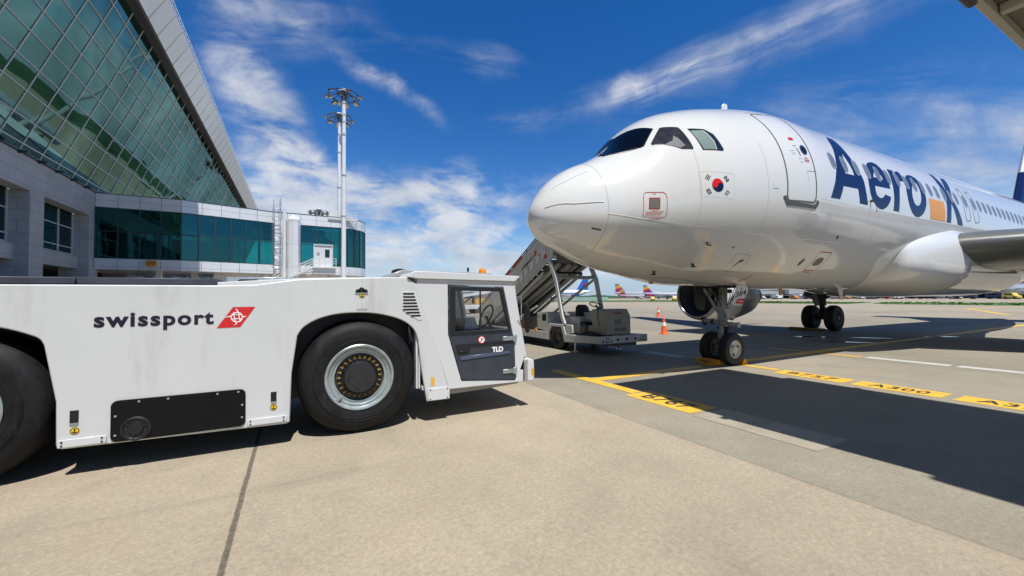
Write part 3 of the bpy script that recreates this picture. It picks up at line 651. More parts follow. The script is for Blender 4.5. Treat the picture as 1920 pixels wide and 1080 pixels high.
b = MB(); b.add([(-.955, -1.02, 1.83), (-.80, -1.02, 1.02), (-.80, 1.02, 1.02), (-.955, 1.02, 1.83)], [(0, 1, 2, 3)]); b.build('windscreen', pane, tug, smooth=0)
# mirror, bumper, beacon
b = MB(); b.tube([(-.93, -1.10, 1.62), (-.86, -1.16, 1.63), (-.86, -1.16, 1.30), (-.90, -1.12, 1.28)], .007); b.build('mirror_bracket', alu, tug)
b = MB(); b.prism([(-.80, .72), (-.75, .735), (-.66, .70), (-.64, .68), (-.64, .40), (-.67, .385), (-.80, .39)], -1.145, 1.145); b.build('bumper', white_clean, tug, bevel=.02, bseg=2)
side_sheet('bumper_reflector', rect(-.695, .475, -.648, .575), mat('reflector_gold', (.7, .36, .02), .35), tug, .0265)
side_sheet('bumper_end', quad((-.80, .71), (-.755, .715), (-.755, .40), (-.80, .40)), mat('end_grey', (.3, .3, .29), .5), tug, .0265)
b = MB(); b.box(-.66, -.638, -.9, -.7, .5, .62); b.box(-.66, -.638, .7, .9, .5, .62); b.build('headlight', glass_cab, tug, bevel=.01)
b = MB(); b.cyl((-.53 - .42, .02, 1.92), (-.95, .02, 1.99), .075, .07, 20); b.build('beacon_base', mat('beacon_base', (.25, .12, .02), .4), tug)
b = MB(); b.lathe([(.062, 1.99), (.062, 2.06), (.052, 2.10), (.03, 2.12), (.001, 2.125)], (-.95, .02, 0), 'Z', 24); b.lathe([(.001, 2.09), (.02, 2.09), (.02, 2.0)], (-.95, .02, 0), 'Z', 12); b.build('beacon', amber, tug)
b = MB(); b.cyl((-1.18, .1, 1.92), (-1.18, .1, 2.06), .006); b.cyl((-1.18, .1, 2.06), (-1.18, .1, 2.13), .017); b.build('aerial', navy, tug)
# belly pan under the cab
b = MB(); b.prism([(-1.92, .40), (-.82, .395), (-.84, .35), (-1.25, .33), (-1.92, .31)], -1.0, 1.0); b.build('belly_pan', mat('pan', (.33, .31, .27), .6), tug)
# wheels
def tug_wheel(cx, sgn):
    root = bpy.data.objects.new('wheel', None); link(root, tug); root.location = (cx, sgn * 1.115, .675); 
    if sgn > 0: root.rotation_euler.z = math.pi
    b = MB(); pr = [(.365, .03), (.385, -.006), (.42, -.016), (.50, -.024), (.505, -.018), (.545, -.015), (.60, .0), (.630, .030), (.655, .055), (.675, .11), (.675, .42), (.63, .48), (.5, .50), (.36, .48)]
    b.lathe(pr, (0, 0, 0), 'Y', 96); 
    for k in range(3):
        r = .44 + k * .035; b.lathe([(r, -.0188 - k * .002), (r + .004, -.0215 - k * .002), (r + .008, -.019 - k * .002)], (0, 0, 0), 'Y', 72)
    b.build('tyre', rubber_worn, root, smooth=30)
    b = MB(); b.lathe([(.385, .02), (.392, -.015), (.382, -.022), (.365, -.016), (.362, .01), (.345, .02), (.340, .012), (.325, .012), (.320, .03), (.300, .035), (.296, .028), (.285, .028), (.280, .10), (.20, .12)], (0, 0, 0), 'Y', 72)
    b.cbox((-.235, .005, -.225), (.07, .03, .035), Matrix.Rotation(R(-45), 3, 'Y')); b.build('rim', galv_rim, root, smooth=25)
    b = MB(); b.lathe([(.285, .06), (.20, .055), (.18, .05)], (0, 0, 0), 'Y', 48); b.build('wheel_disc', mat('disc_dark', (.022, .024, .018), .6), root)
    b = MB()
    for i in range(24):
        a = 2 * math.pi * i / 24; c = Vector((math.cos(a), 0, math.sin(a))); t = Vector((-math.sin(a), 0, math.cos(a)))
        b.add([c * .215 + t * .017 + Vector((0, .05, 0)), c * .215 - t * .017 + Vector((0, .05, 0)), c * .262 + Vector((0, .045, 0)), c * .225 + Vector((0, .02, 0))], [(0, 1, 3), (1, 2, 3), (2, 0, 3), (0, 2, 1)])
    b.build('nut_indicator', mat('nut_yellow', (.28, .165, .02), .5, var=(8, .4)), root, smooth=0)
    b = MB()
    for i in range(24):
        a = 2 * math.pi * (i + .0) / 24; b.cyl((.212 * math.cos(a), .055, .212 * math.sin(a)), (.212 * math.cos(a), .022, .212 * math.sin(a)), .012, n=6)
    b.lathe([(.198, .052), (.226, .052), (.226, .05), (.198, .05)], (0, 0, 0), 'Y', 48); b.build('nut_ring', black_plastic, root, smooth=0)
    b = MB(); b.lathe([(.188, .05), (.185, -.012), (.172, -.028), (.05, -.032), (.001, -.032)], (0, 0, 0), 'Y', 48)
    for a in (65, 150, 250, 335): b.lathe([(.036, -.030), (.034, -.036), (.001, -.0365)], (.105 * math.cos(R(a)), 0, .105 * math.sin(R(a))), 'Y', 24)
    b.lathe([(.018, -.02), (.018, -.045), (.009, -.046), (.009, -.04), (.001, -.04)], (-.135, 0, -.005), 'Y', 16)
    b.build('hub', mat('hub_black', (.018, .019, .022), .38, coat=.1), root)
galv_rim = mat('rim_grey', (.36, .41, .41), .32, .35, var=(10, .15))
for cx in (-3.06, -6.37):
    for s in (-1, 1): tug_wheel(cx, s)
FEAT = {
  'A': [[7.112,0.744],[7.401,0.746],[7.407,0.633],[7.401,0.515],[7.446,0.397],[7.513,0.3],[7.594,0.236],[7.641,0.172],[7.654,0.076],[7.729,-0.081],[7.358,-0.081],[7.291,0.072],[6.638,0.064],[6.464,-0.083],[6.061,-0.089],[6.176,0.014],[6.277,0.086],[6.368,0.167],[6.479,0.255],[6.594,0.35],[6.714,0.445],[6.838,0.542],[6.936,0.631]],
  'Ah': [[7.126,0.479],[7.139,0.428],[7.184,0.347],[7.231,0.271],[7.232,0.212],[6.823,0.21],[6.947,0.319],[7.058,0.42]],
  'e': [[8.342,0.461],[8.574,0.484],[8.769,0.474],[8.879,0.427],[8.935,0.361],[8.97,0.297],[8.983,0.233],[8.955,0.165],[8.159,0.155],[8.145,0.114],[8.175,0.059],[8.293,0.032],[8.401,0.03],[8.493,0.042],[8.569,0.065],[8.623,0.082],[8.923,0.069],[8.877,0.028],[8.768,-0.026],[8.638,-0.067],[8.469,-0.095],[8.317,-0.094],[8.116,-0.063],[7.945,-0.009],[7.861,0.061],[7.856,0.145],[7.889,0.224],[7.999,0.335],[8.113,0.405],[8.219,0.438]],
  'eh': [[8.375,0.336],[8.27,0.301],[8.204,0.26],[8.421,0.261],[8.686,0.256],[8.699,0.283],[8.662,0.313],[8.579,0.351],[8.49,0.361]],
  'r': [[9.257,0.446],[9.585,0.448],[9.571,0.4],[9.707,0.443],[9.85,0.459],[9.945,0.454],[9.988,0.423],[9.941,0.367],[9.916,0.316],[9.817,0.316],[9.71,0.306],[9.594,0.27],[9.509,0.202],[9.428,0.115],[9.368,0.013],[9.343,-0.083],[9.029,-0.084],[9.079,0.038],[9.114,0.118],[9.148,0.202],[9.189,0.289],[9.235,0.378]],
  'o': [[10.298,0.425],[10.508,0.455],[10.742,0.462],[10.94,0.438],[11.063,0.382],[11.118,0.311],[11.097,0.228],[11.067,0.148],[11.002,0.069],[10.885,0.001],[10.723,-0.062],[10.496,-0.101],[10.284,-0.097],[10.092,-0.057],[9.951,0.01],[9.886,0.098],[9.896,0.182],[9.977,0.274],[10.124,0.365]],
  'oh': [[10.562,0.341],[10.358,0.275],[10.237,0.201],[10.198,0.125],[10.255,0.065],[10.387,0.038],[10.522,0.045],[10.653,0.084],[10.743,0.142],[10.796,0.211],[10.813,0.269],[10.8,0.321],[10.736,0.359]],
  'sq': [[11.282,0.176],[12.304,0.177],[12.217,0.047],[12.188,-0.094],[11.17,-0.085],[11.195,0.046]],
  'X': [[12.64,0.669],[12.884,0.656],[12.895,0.582],[12.913,0.494],[12.878,0.405],[12.854,0.359],[12.978,0.447],[13.118,0.532],[13.365,0.641],[13.718,0.646],[13.596,0.562],[13.393,0.454],[13.209,0.351],[13.08,0.266],[13.187,0.191],[13.336,0.102],[13.478,0.008],[13.612,-0.093],[13.221,-0.093],[13.107,-0.007],[13.0,0.081],[12.928,0.148],[12.879,0.193],[12.738,0.058],[12.685,-0.09],[12.365,-0.09],[12.42,0.045],[12.502,0.163],[12.527,0.236],[12.529,0.31],[12.551,0.39],[12.551,0.489],[12.599,0.586]],
  'w1': [[1.405,1.431],[1.99,1.616],[2.269,0.987],[1.922,0.845],[1.874,0.861],[1.38,1.227]],
  'w2': [[2.349,0.94],[2.387,0.93],[2.613,0.821],[2.627,0.797],[2.647,0.483],[2.629,0.467],[2.436,0.51],[2.018,0.769],[2.022,0.8]],
  'w3': [[2.754,0.747],[3.051,0.683],[3.176,0.59],[3.232,0.399],[3.209,0.38],[2.807,0.43]],
  'door': [[4.782,0.917],[4.7,0.788],[4.673,0.683],[4.656,0.584],[4.655,0.484],[4.676,0.404],[4.706,0.338],[4.719,0.275],[4.704,0.2],[4.672,0.122],[4.643,0.04],[4.639,-0.069],[4.669,-0.107],[4.756,-0.13],[5.429,-0.157],[5.494,-0.137],[5.515,-0.084],[5.532,0.048],[5.542,0.104],[5.551,0.177],[5.556,0.252],[5.561,0.332],[5.575,0.427],[5.569,0.512],[5.584,0.609],[5.601,0.697],[5.61,0.787],[5.567,0.832],[5.182,0.861],[4.862,0.906]],
  'sill': [[4.53,-0.105],[4.607,-0.095],[4.658,-0.136],[4.745,-0.156],[5.446,-0.189],[5.525,-0.173],[5.532,-0.136],[5.606,-0.145],[5.619,-0.178],[5.537,-0.229],[4.673,-0.2]],
  'dwin': [[5.335,0.359]],
  'dred': [[5.058,0.496],[5.159,0.47]],
  'wins': [[6.315,0.311],[6.905,0.322],[7.461,0.325],[7.97,0.316],[8.493,0.317],[9.021,0.317],[9.565,0.317],[10.063,0.314],[10.554,0.313],[11.048,0.304],[11.536,0.301],[12.007,0.296],[12.531,0.298],[12.982,0.292],[13.426,0.284],[14.124,0.276],[14.843,0.27],[15.359,0.266],[15.803,0.26],[16.222,0.255],[16.648,0.251],[19.742,0.225]],
  'winext': [[6.314,0.394],[6.336,0.234],[6.223,0.367],[6.448,0.269]],
  'exit1': [[14.042,0.484],[14.248,0.483],[14.188,0.382],[14.098,0.255],[14.224,0.172],[14.297,0.089],[14.26,0.003],[14.063,-0.03],[13.887,-0.018],[13.83,0.081],[13.871,0.231],[13.882,0.35]],
  'exit2': [[14.761,0.475],[14.954,0.468],[14.95,0.37],[14.91,0.243],[14.973,0.13],[15.042,0.045],[14.999,-0.007],[14.793,-0.04],[14.606,-0.028],[14.539,0.074],[14.566,0.214],[14.587,0.335]],
  'flag': [[2.627,0.225],[3.325,0.149],[3.275,-0.105],[2.573,-0.028]],
  'flagc': [[2.944,0.064],[2.829,0.072],[3.061,0.057],[2.957,0.126],[2.937,0.002]],
  'redbox': [[1.559,0.166],[1.961,0.092],[1.96,-0.242],[1.544,-0.208]],
  'redin': [[1.646,0.076],[1.841,0.044],[1.828,-0.114],[1.642,-0.094]],
  'wline': [[0.968,-0.095],[1.502,-0.226],[2.504,-0.381],[3.54,-0.457],[3.82,-0.48],[5.38,-0.546],[7.019,-0.535]],
  'rado': [[1.026,0.508],[0.979,0.131],[0.979,-0.726],[1.063,-1.608]],
  'rstrip': [[0.111,0.354],[0.483,0.184],[0.974,0.132]],
  'rstrip2': [[0.263,0.973],[0.479,0.879],[0.922,0.893]],
  'rslot': [[0.768,-0.463],[0.923,-0.487]],
  'probes': [[2.471,-1.196],[3.029,-0.923],[3.01,-0.61],[3.682,-0.653],[4.135,-0.831]],
  'panel': [[3.94,-0.993],[3.881,-0.742],[4.008,-0.732],[4.326,-0.761],[4.376,-0.813],[4.452,-0.993],[4.309,-1.019],[4.061,-1.016]],
  'redl': [[5.078,-1.375],[5.048,-1.232],[5.042,-1.073]],
  'ports': [[6.809,-0.474],[7.857,-0.033]],
  'rpar': [[6.506,-0.66],[7.0,-0.655],[7.04,-0.927],[6.54,-0.924]],
  'roval': [[6.763,-0.791],[6.119,-0.822]],
  'fair': [[11.973,-1.333],[10.737,-0.862],[10.66,-0.498],[10.839,-0.306],[11.325,-0.199],[11.684,-0.16],[12.228,-0.147],[13.926,-0.177]],
  'drain': [[10.301,-1.414]],
}
XS = [0,.12,.4,.8,1.3,1.75,2.2,2.7,3.3,4.2,5.5,7.0]
PT = [3.119, 3.431, 3.777, 4.054, 4.29, 4.586, 5.051, 5.365, 5.585, 5.801, 5.993, 5.986]
PB = [3.119, 2.832, 2.6, 2.435, 2.26, 2.146, 2.067, 1.973, 1.881, 1.853, 1.831, 1.783]
PW = [0.0, 0.34, 0.62, 0.869, 1.117, 1.279, 1.417, 1.563, 1.708, 1.838, 1.991, 1.974]
PM = [3.119, 3.069, 3.08, 3.1, 3.159, 3.246, 3.331, 3.447, 3.551, 3.681, 3.801, 3.816]
def rebase(t, loc):
    loc = Vector(loc); t.location = loc
    for c in t.children: c.location = c.location - loc
rebase(tug, (-4.4, 0, 0))
# ---------------------------------------------------------------- the parked jet
def herm(xs, ys, x):
    sx = [math.sqrt(a) for a in xs]; s = min(max(math.sqrt(max(x, 0)), 0), sx[-1]); n = len(xs)
    m = [0.0] * n; d = [(ys[i + 1] - ys[i]) / (sx[i + 1] - sx[i]) for i in range(n - 1)]
    for i in range(1, n - 1):
        h0 = sx[i] - sx[i - 1]; h1 = sx[i + 1] - sx[i]; m[i] = (d[i - 1] * h1 + d[i] * h0) / (h0 + h1)
    m[0] = d[0]; m[-1] = 0
    i = 0
    while i < n - 2 and s > sx[i + 1]: i += 1
    h = sx[i + 1] - sx[i]; t = (s - sx[i]) / h
    return (2*t**3-3*t*t+1)*ys[i] + (t**3-2*t*t+t)*h*m[i] + (-2*t**3+3*t*t)*ys[i+1] + (t**3-t*t)*h*m[i+1]
def smooth01(t): t = min(max(t, 0), 1); return t * t * (3 - 2 * t)
def sect(x):
    T, B, Wd, Mz = (herm(XS, P, x) for P in (PT, PB, PW, PM))
    if x > 22.5:
        t = min((x - 22.5) / 14.9, 1); k = t ** 1.75
        B = PB[-1] + (5.15 - PB[-1]) * k; T = PT[-1] - .30 * t ** 3; Wd = PW[-1] * (1 - .93 * t ** 1.9); Mz = PM[-1] + (5.42 - PM[-1]) * t ** 1.8
    return T, B, Wd, Mz
def FS(x, phi, off=0.0, side=-1):
    """point on the fuselage skin; phi 0 = widest line, + up; side -1 = left (camera) side"""
    def P(x, p):
        T, B, Wd, Mz = sect(x); c, s = math.cos(p), math.sin(p)
        return Vector((x, side * Wd * c, Mz + ((T - Mz) if s > 0 else (Mz - B)) * s))
    p = P(x, phi)
    if off:
        e = 1e-3; n = (P(x + e, phi) - P(max(x - e, 0), phi)).cross(P(x, phi + e) - P(x, phi - e))
        if n.length > 0:
            n.normalize(); n *= -side if side < 0 else -1
            T, B, Wd, Mz = sect(x); 
            if n.dot(p - Vector((x + .0, 0, Mz))) < 0: n = -n
            p = p + n * off
    return p
jet = thing('passenger_jet', 'white passenger jet with dark blue and orange lettering, nose towards the tug', 'airplane', (0, 0, 0))
def jsheet(name, vf, m, parent=None, off=.004, cuts=(.12, .06)):
    return sheet(name, vf, lambda a, p: FS(a, p, off), m, parent or jet, cuts=cuts, smooth=False)
NR = 112
def ring(x): return [FS(x, R(90) - 2 * math.pi * i / NR) if False else ring_pt(x, 2 * math.pi * i / NR) for i in range(NR)]
def ring_pt(x, a):
    T, B, Wd, Mz = sect(x); c, s = math.cos(a), math.sin(a)
    return Vector((x, Wd * c, Mz + ((T - Mz) if s > 0 else (Mz - B)) * s))
def body_xs():
    xs = [0.0005] + [(.98) * (i / 26) ** 2 for i in range(1, 27)]
    return xs
b = MB(); xs = body_xs(); rings = [ring(x) for x in xs]; b.loft(rings, caps=True)
radome = b.build('radome', white_jet, jet, smooth=60, norm=True)
b = MB(); xs = [.98 + i * .085 for i in range(1, 72)]; xs = [.985] + xs; x = xs[-1]
while x < 22.4: x += .8; xs.append(min(x, 22.5))
xs += [22.5 + i * .6 for i in range(1, 25)] + [37.4]
b.loft([ring(x) for x in xs]); fus = b.build('fuselage', white_jet, jet, smooth=60)
# radome joint, strips and vent slot
jsheet('radome_joint', ribbon([(.982, R(a)) for a in range(-88, 89, 4)], .0045), line_grey, radome, .003, cuts=(.08, .05))
def strip(pts, w, m, name, parent, off=.006, cuts=(.2, .1)):
    out = []
    for i in range(len(pts) - 1):
        for k in range(8):
            t = k / 8; out.append((pts[i][0] * (1 - t) + pts[i + 1][0] * t, pts[i][1] * (1 - t) + pts[i + 1][1] * t))
    out.append(tuple(pts[-1])); vs = []; n = len(out); L = [FS(a, p, off) for a, p in out]
    for i, q in enumerate(L):
        d = L[min(i + 1, n - 1)] - L[max(i - 1, 0)]; nn = q - FS(out[i][0], out[i][1], 0); nn.normalize(); sd_ = d.cross(nn).normalized() * w / 2
        vs += [q + sd_, q - sd_]
    bb = MB(); bb.add(vs, [(2 * i, 2 * i + 1, 2 * i + 3, 2 * i + 2) for i in range(n - 1)])
    return bb.build(name, m, parent, smooth=0, norm=False)
def bead(pts, r, m, name, parent):
    out = []
    for i in range(len(pts) - 1):
        for k in range(8):
            t = k / 8; out.append(FS(pts[i][0] * (1 - t) + pts[i + 1][0] * t, pts[i][1] * (1 - t) + pts[i + 1][1] * t, r * .4))
    bb = MB(); bb.tube(out, r, 6); return bb.build(name, m, parent)
bead(FEAT['rstrip'], .008, white_jet, 'lightning_strip', radome); bead(FEAT['rstrip2'], .005, white_jet, 'lightning_strip', radome); bead([(.11, -1.2), (.5, -1.0), (.97, -1.05)], .006, white_jet, 'lightning_strip', radome)
bead([(.2, 1.35), (.6, 1.28), (.96, 1.25)], .006, white_jet, 'lightning_strip', radome)
strip(FEAT['rslot'], .028, line_dark, 'drain_slot', radome)
strip(FEAT['wline'], .016, seam_white, 'skin_seam', jet, .004)
def frame_line(x, a0, a1, w=.006, m=None, name='skin_seam'): return strip([(x, R(a0 + (a1 - a0) * i / 8)) for i in range(9)], w, m or line_grey, name, jet, .002)
frame_line(2.62, -60, 30, .004); frame_line(4.15, -75, 25, .004); frame_line(6.15, -78, -12, .004)
for x in (8.3, 10.5, 12.4, 16.4, 19.6): frame_line(x, -70, 70, .004)
for p_ in (-.12, .62, .86): strip([(5.7, p_), (9, p_), (12, p_), (16, p_), (22, p_)], .004, line_grey, 'skin_seam', jet, .002)
# flight-deck windows
def ins(poly, k):
    cx = sum(p[0] for p in poly) / len(poly); cy = sum(p[1] for p in poly) / len(poly)
    return [(cx + (p[0] - cx) * k, cy + (p[1] - cy) * k) for p in poly]
wg = [mat('windshield', (.002, .003, .008), .06, spec=.6), mat('side_glass', (.030, .030, .038), .06, spec=.8, var=(3, .5)), mat('rear_glass', (.012, .022, .035), .06, spec=.8)]
for i, k in enumerate(('w1', 'w2', 'w3')):
    P = FEAT[k]
    fr_ = jsheet('cockpit_window', tess([P]), black_film, jet, .004, cuts=(.06, .05))
    jsheet('window_glass', tess([ins(P, .955)]), wg[i], fr_, .007, cuts=(.06, .05))
    sheet('cockpit_window', tess([P]), lambda a, p: FS(a, p, .004, 1), black_film, jet, cuts=(.06, .05))
P3 = FEAT['w3']; cx = P3
jsheet('sun_blind', tess([[(2.765, .70), (2.86, .69), (2.99, .67), (3.05, .60), (3.095, .50), (3.075, .405), (2.83, .435)]]), mat('blind_green', (.13, .2, .19), .6), jet, .0078, cuts=(.06, .05))
jsheet('blind_edge', ribbon([(3.0, .665), (3.055, .60), (3.10, .50), (3.08, .405)], .016), mat('blind_edge', (.5, .52, .5), .5), jet, .0085, cuts=(.08, .05))
jsheet('seat_back', tess([[(2.20, .66), (2.36, .66), (2.42, .72), (2.47, .66), (2.52, .54), (2.42, .53)]]), mat('seat_grey', (.10, .10, .11), .6), jet, .0078, cuts=(.06, .05))
b = MB(); b.tube([FS(1.42, 1.22, .012), FS(1.62, 1.02, .02), FS(1.83, .90, .012)], .006); b.tube([FS(1.42, 1.22, .012), FS(1.40, 1.33, .03), FS(1.52, 1.42, .05)], .007); b.build('wiper', gear_dark, jet)
# L1 door
D = FEAT['door']
def dense(P, n=6):
    o = []
    for i in range(len(P)):
        a, c = P[i], P[(i + 1) % len(P)]
        for k in range(n): o.append((a[0] + (c[0] - a[0]) * k / n, a[1] + (c[1] - a[1]) * k / n))
    return o
DR = [(4.70, .915), (4.66, .88), (4.645, .80), (4.64, -.10), (4.655, -.135), (4.70, -.155), (5.45, -.172), (5.50, -.155), (5.52, -.12), (5.53, .86), (5.515, .90), (5.48, .925)]
DO = dense(DR, 8); DI = [(5.085 + (a - 5.085) * .94, .385 + (p - .385) * .975) for a, p in DO]
vf = tess([DO, DI]); door_l = jsheet('door', vf, mat('door_seal', (.10, .10, .095), .55), jet, .005, cuts=(.1, .05))
hv = [(FEAT['dwin'][0][0] + .085 * math.cos(t * .2618), FEAT['dwin'][0][1] + .048 * math.sin(t * .2618)) for t in range(24)]
dw = jsheet('door_window', tess([[(FEAT['dwin'][0][0] + .1 * math.cos(t * .2618), FEAT['dwin'][0][1] + .056 * math.sin(t * .2618)) for t in range(24)]]), alu, jet, .006); jsheet('pane', tess([hv]), glass_dark, dw, .008)
jsheet('door_sill', tess([FEAT['sill']]), mat('sill_grey', (.085, .10, .10), .5, var=(12, .2)), jet, .009, cuts=(.08, .05))
jsheet('door_sticker', rect(5.04, .468, 5.17, .50), red_film, door_l, .007)
jsheet('door_handle', merge(ribbon([(5.13, .37), (5.17, .29)], .014)), black_film, door_l, .008)
jsheet('door_notice', merge(ribbon([(5.05, .405), (5.15, .40)], .006), ribbon([(5.09, .40), (5.10, .385), (5.13, .37)], .004), ribbon([(4.90, .345), (5.04, .345)], .004), ribbon([(4.93, .325), (5.05, .32)], .003), ribbon([(4.93, .31), (5.03, .307)], .003), ribbon([(5.09, .265), (5.2, .263), (5.2, .225), (5.09, .225), (5.09, .265)], .0035)), line_grey, door_l, .007)
jsheet('door_warning', merge(ribbon([(5.27, .275), (5.36, .27)], .007), ribbon([(5.24, .253), (5.40, .25)], .006), ribbon([(5.25, .237), (5.39, .235)], .006)), redbrown, door_l, .007)
strip([(4.60, .95), (5.75, .985)], .03, white_jet, 'door_gutter', jet, .012); strip([(4.6, .93), (5.7, .962)], .006, line_grey, 'door_gutter', jet, .006)
jsheet('hatch_outline', merge(ribbon([(4.28, .04), (4.28, -.02), (4.42, -.022)], .006), ribbon([(5.26, .14), (5.26, .04)], .004), ribbon([(5.26, .14), (5.5, .14)], .005)), line_grey, jet, .003, cuts=(.08, .05))
# title
titles = []
for k, hole_ in (('A', 'Ah'), ('e', 'eh'), ('r', None), ('o', 'oh'), ('X', None)):
    rings_ = [FEAT[k]] + ([FEAT[hole_]] if hole_ else [])
    jsheet('title_letter', tess(rings_), navy, jet, .003, cuts=(.1, .045))
jsheet('title_block', tess([[(11.24, .178), (12.28, .178), (12.28, -.092), (11.24, -.092)]]), orange_film, jet, .003)
# cabin windows, evenly pitched
def oval(cx, cy, a, c, n=22, e=2.6):
    return [(cx + a * math.copysign(abs(math.cos(2 * math.pi * i / n)) ** (2 / e), math.cos(2 * math.pi * i / n)), cy + c * math.copysign(abs(math.sin(2 * math.pi * i / n)) ** (2 / e), math.sin(2 * math.pi * i / n))) for i in range(n)]
wframe = mat('window_frame', (.42, .43, .44), .35, .4)
wx = [6.38, 6.91, 7.45, 7.97, 8.49, 9.02, 9.55, 10.06, 10.55, 11.05, 11.54, 12.02, 12.51, 12.98, 13.43] + [14.10, 14.82] + [15.34 + .475 * i for i in range(33)]
def cabin_window(x, side=-1):
    ph = .318 - max(0, min(1, (x - 10.5) / 9)) * .085; sh = .018
    prof = [(oval(x, ph, .125, .094)), (oval(x + .0, ph, .100, .080))]
    fn = lambda off: (lambda a, p: FS(a - (p - ph) * .0, p, off, side))
    vf = tess([prof[0], prof[1]]); o = sheet('cabin_window', vf, fn(.0062), wframe, jet); vf = tess([prof[1]])
    sheet('pane', vf, fn(.0048), glass_cab, o); return o
for x in wx: cabin_window(x)
# over-wing exits
for k, c in (('exit1', 14.06), ('exit2', 14.78)):
    pts = dense([(c + (p[0] - 14.06) , p[1]) for p in [(13.86, .40), (13.93, .48), (14.20, .48), (14.28, .40), (14.30, .06), (14.24, .0), (13.93, -.02), (13.85, .05)]], 4)
    cxm = sum(p[0] for p in pts) / len(pts); cym = .23
    jsheet('overwing_exit', tess([pts, [(cxm + (a - cxm) * .90, cym + (p - cym) * .955) for a, p in pts]]), mat('exit_line', (.10, .11, .13), .5), jet, .0035, cuts=(.1, .05))
    jsheet('exit_mark', merge(rect(c - .03, .44, c + .03, .455), rect(c - .02, .155, c + .02, .17)), redbrown, jet, .0045)
# flag panel
fl = FEAT['flag']; fx0, fx1, fy0, fy1 = 2.60, 3.305, -.105, .225
fsh = lambda a, c: (fx0 + a * (fx1 - fx0) , (fy0 + .075) + c * .25 - a * .076)
def flag_sheet(name, vf, m, parent, off): return sheet(name, vf, lambda a, c: FS(*fsh(a, c), off), m, parent, cuts=(.1, .1))
flagp = flag_sheet('flag_panel', merge(ribbon([(0, 0), (1, 0)], .009), ribbon([(0, 1), (1, 1)], .009), ribbon([(0, 0), (0, 1)], .004), ribbon([(1, 0), (1, 1)], .004)), mat('flag_edge', (.50, .51, .50), .4), jet, .003)
RX, RY = .165, .25
top = [(.5 + RX * math.cos(t), .5 + RY * math.sin(t)) for t in [math.pi * i / 20 for i in range(21)]]
scv = []
for i in range(1, 12): t = math.pi * (1 + i / 12); scv.append((.5 - RX / 2 + RX / 2 * math.cos(t), .5 + RY / 2 * math.sin(t)))
scv2 = []
for i in range(0, 12): t = math.pi * (1 - i / 12); scv2.append((.5 + RX / 2 + RX / 2 * math.cos(t), .5 + RY / 2 * math.sin(t)))
def tilt(p): 
    a = R(-12); x, y = (p[0] - .5) / RX, (p[1] - .5) / RY; return (.5 + RX * (x * math.cos(a) - y * math.sin(a)), .5 + RY * (x * math.sin(a) + y * math.cos(a)))
flag_sheet('flag_disc', tess([[tilt(p) for p in disc(.5, .5, RX, 40, RY)[0]]]), navy, flagp, .0035)
flag_sheet('flag_red', tess([[tilt(p) for p in top + scv + scv2]]), mat('flag_red', (.72, .01, .01), .3), flagp, .0042)
def trig(cx, cy, ang, pat):
    out = []
    for k, br in zip((-1, 0, 1), pat):
        ca, sa = math.cos(R(ang)), math.sin(R(ang)); 
        def q(u, v): return (cx + (u * ca - v * sa), cy + (u * sa + v * ca) * 1.45)
        for a0, a1 in (((-.075, .075),) if not br else ((-.075, -.014), (.014, .075))):
            out.append(quad(q(a0, k * .040 - .0105), q(a1, k * .040 - .0105), q(a1, k * .040 + .0105), q(a0, k * .040 + .0105)))
    return merge(*out)
flag_sheet('flag_trigram', merge(trig(.235, .77, 56, (0, 0, 0)), trig(.765, .77, -56, (1, 0, 1)), trig(.235, .23, -56, (0, 1, 0)), trig(.765, .23, 56, (1, 1, 1))), black_film, flagp, .0036)
# red-outlined service panel
rb = jsheet('service_panel', merge(ribbon([(1.60, .16), (1.90, .105), (1.94, .085), (1.965, .04), (1.975, -.19), (1.955, -.235), (1.92, -.245), (1.60, -.222), (1.56, -.205), (1.545, -.17), (1.55, .11), (1.565, .145)], .010, True)), redbrown, jet, .0035, cuts=(.08, .05))
jsheet('panel_frame', quad((1.645, .078), (1.845, .047), (1.84, -.118), (1.64, -.096)), mat('frame_red', (.45, .04, .03), .4), rb, .003, cuts=(.05, .05)); jsheet('panel_plate', quad((1.665, .062), (1.825, .037), (1.82, -.102), (1.66, -.083)), mat('bare_plate', (.24, .24, .21), .4, .5), rb, .005, cuts=(.05, .05))
jsheet('panel_text', merge(ribbon([(1.68, -.125), (1.80, -.135)], .007), *[ribbon([(1.59, -.140 - i * .018), (1.91 - i * .03, -.162 - i * .017)], .009) for i in range(3)], ribbon([(1.64, -.255), (1.88, -.275)], .007), ribbon([(1.71, .115), (1.77, .107)], .006)), redbrown, rb, .0045, cuts=(.08, .05))
# belly bits
def fin_probe(x, p, l=.09, hgt=.07):
    b = MB(); a = FS(x, p, -.01); q = FS(x, p, hgt); d = Vector((-l, 0, 0))
    b.tube([a, q], [.028, .018], 8); b.tube([q + Vector((.03, 0, 0)), q, q + d], [.016, .018, .010], 8); b.build('probe', gear_dark, jet)
for p in FEAT['probes'][:3]: fin_probe(*p)
jsheet('static_port', tess([oval(3.68, -.653, .022, .012)]), black_film, jet, .004, cuts=(.08, .05))
jsheet('static_port', tess([oval(6.81, -.474, .035, .02)]), black_film, jet, .004, cuts=(.08, .05))
b = MB(); b.tube([FS(7.86, -.03, 0), FS(7.86, -.03, .05)], .03); b.tube([FS(7.86, -.03, .05), FS(7.86, -.10, .12), FS(7.86, -.16, .13)], .006); b.build('probe', gear_dark, jet)
jsheet('access_hatch', ribbon(FEAT['panel'], .006, True), line_grey, jet, .003, cuts=(.08, .05))
jsheet('hatch_latch', tess([[(4.12, -.83), (4.26, -.82), (4.24, -.86), (4.18, -.865), (4.12, -.935), (4.11, -.93), (4.15, -.85)]]), mat('latch', (.12, .10, .06), .5), jet, .004, cuts=(.08, .05))
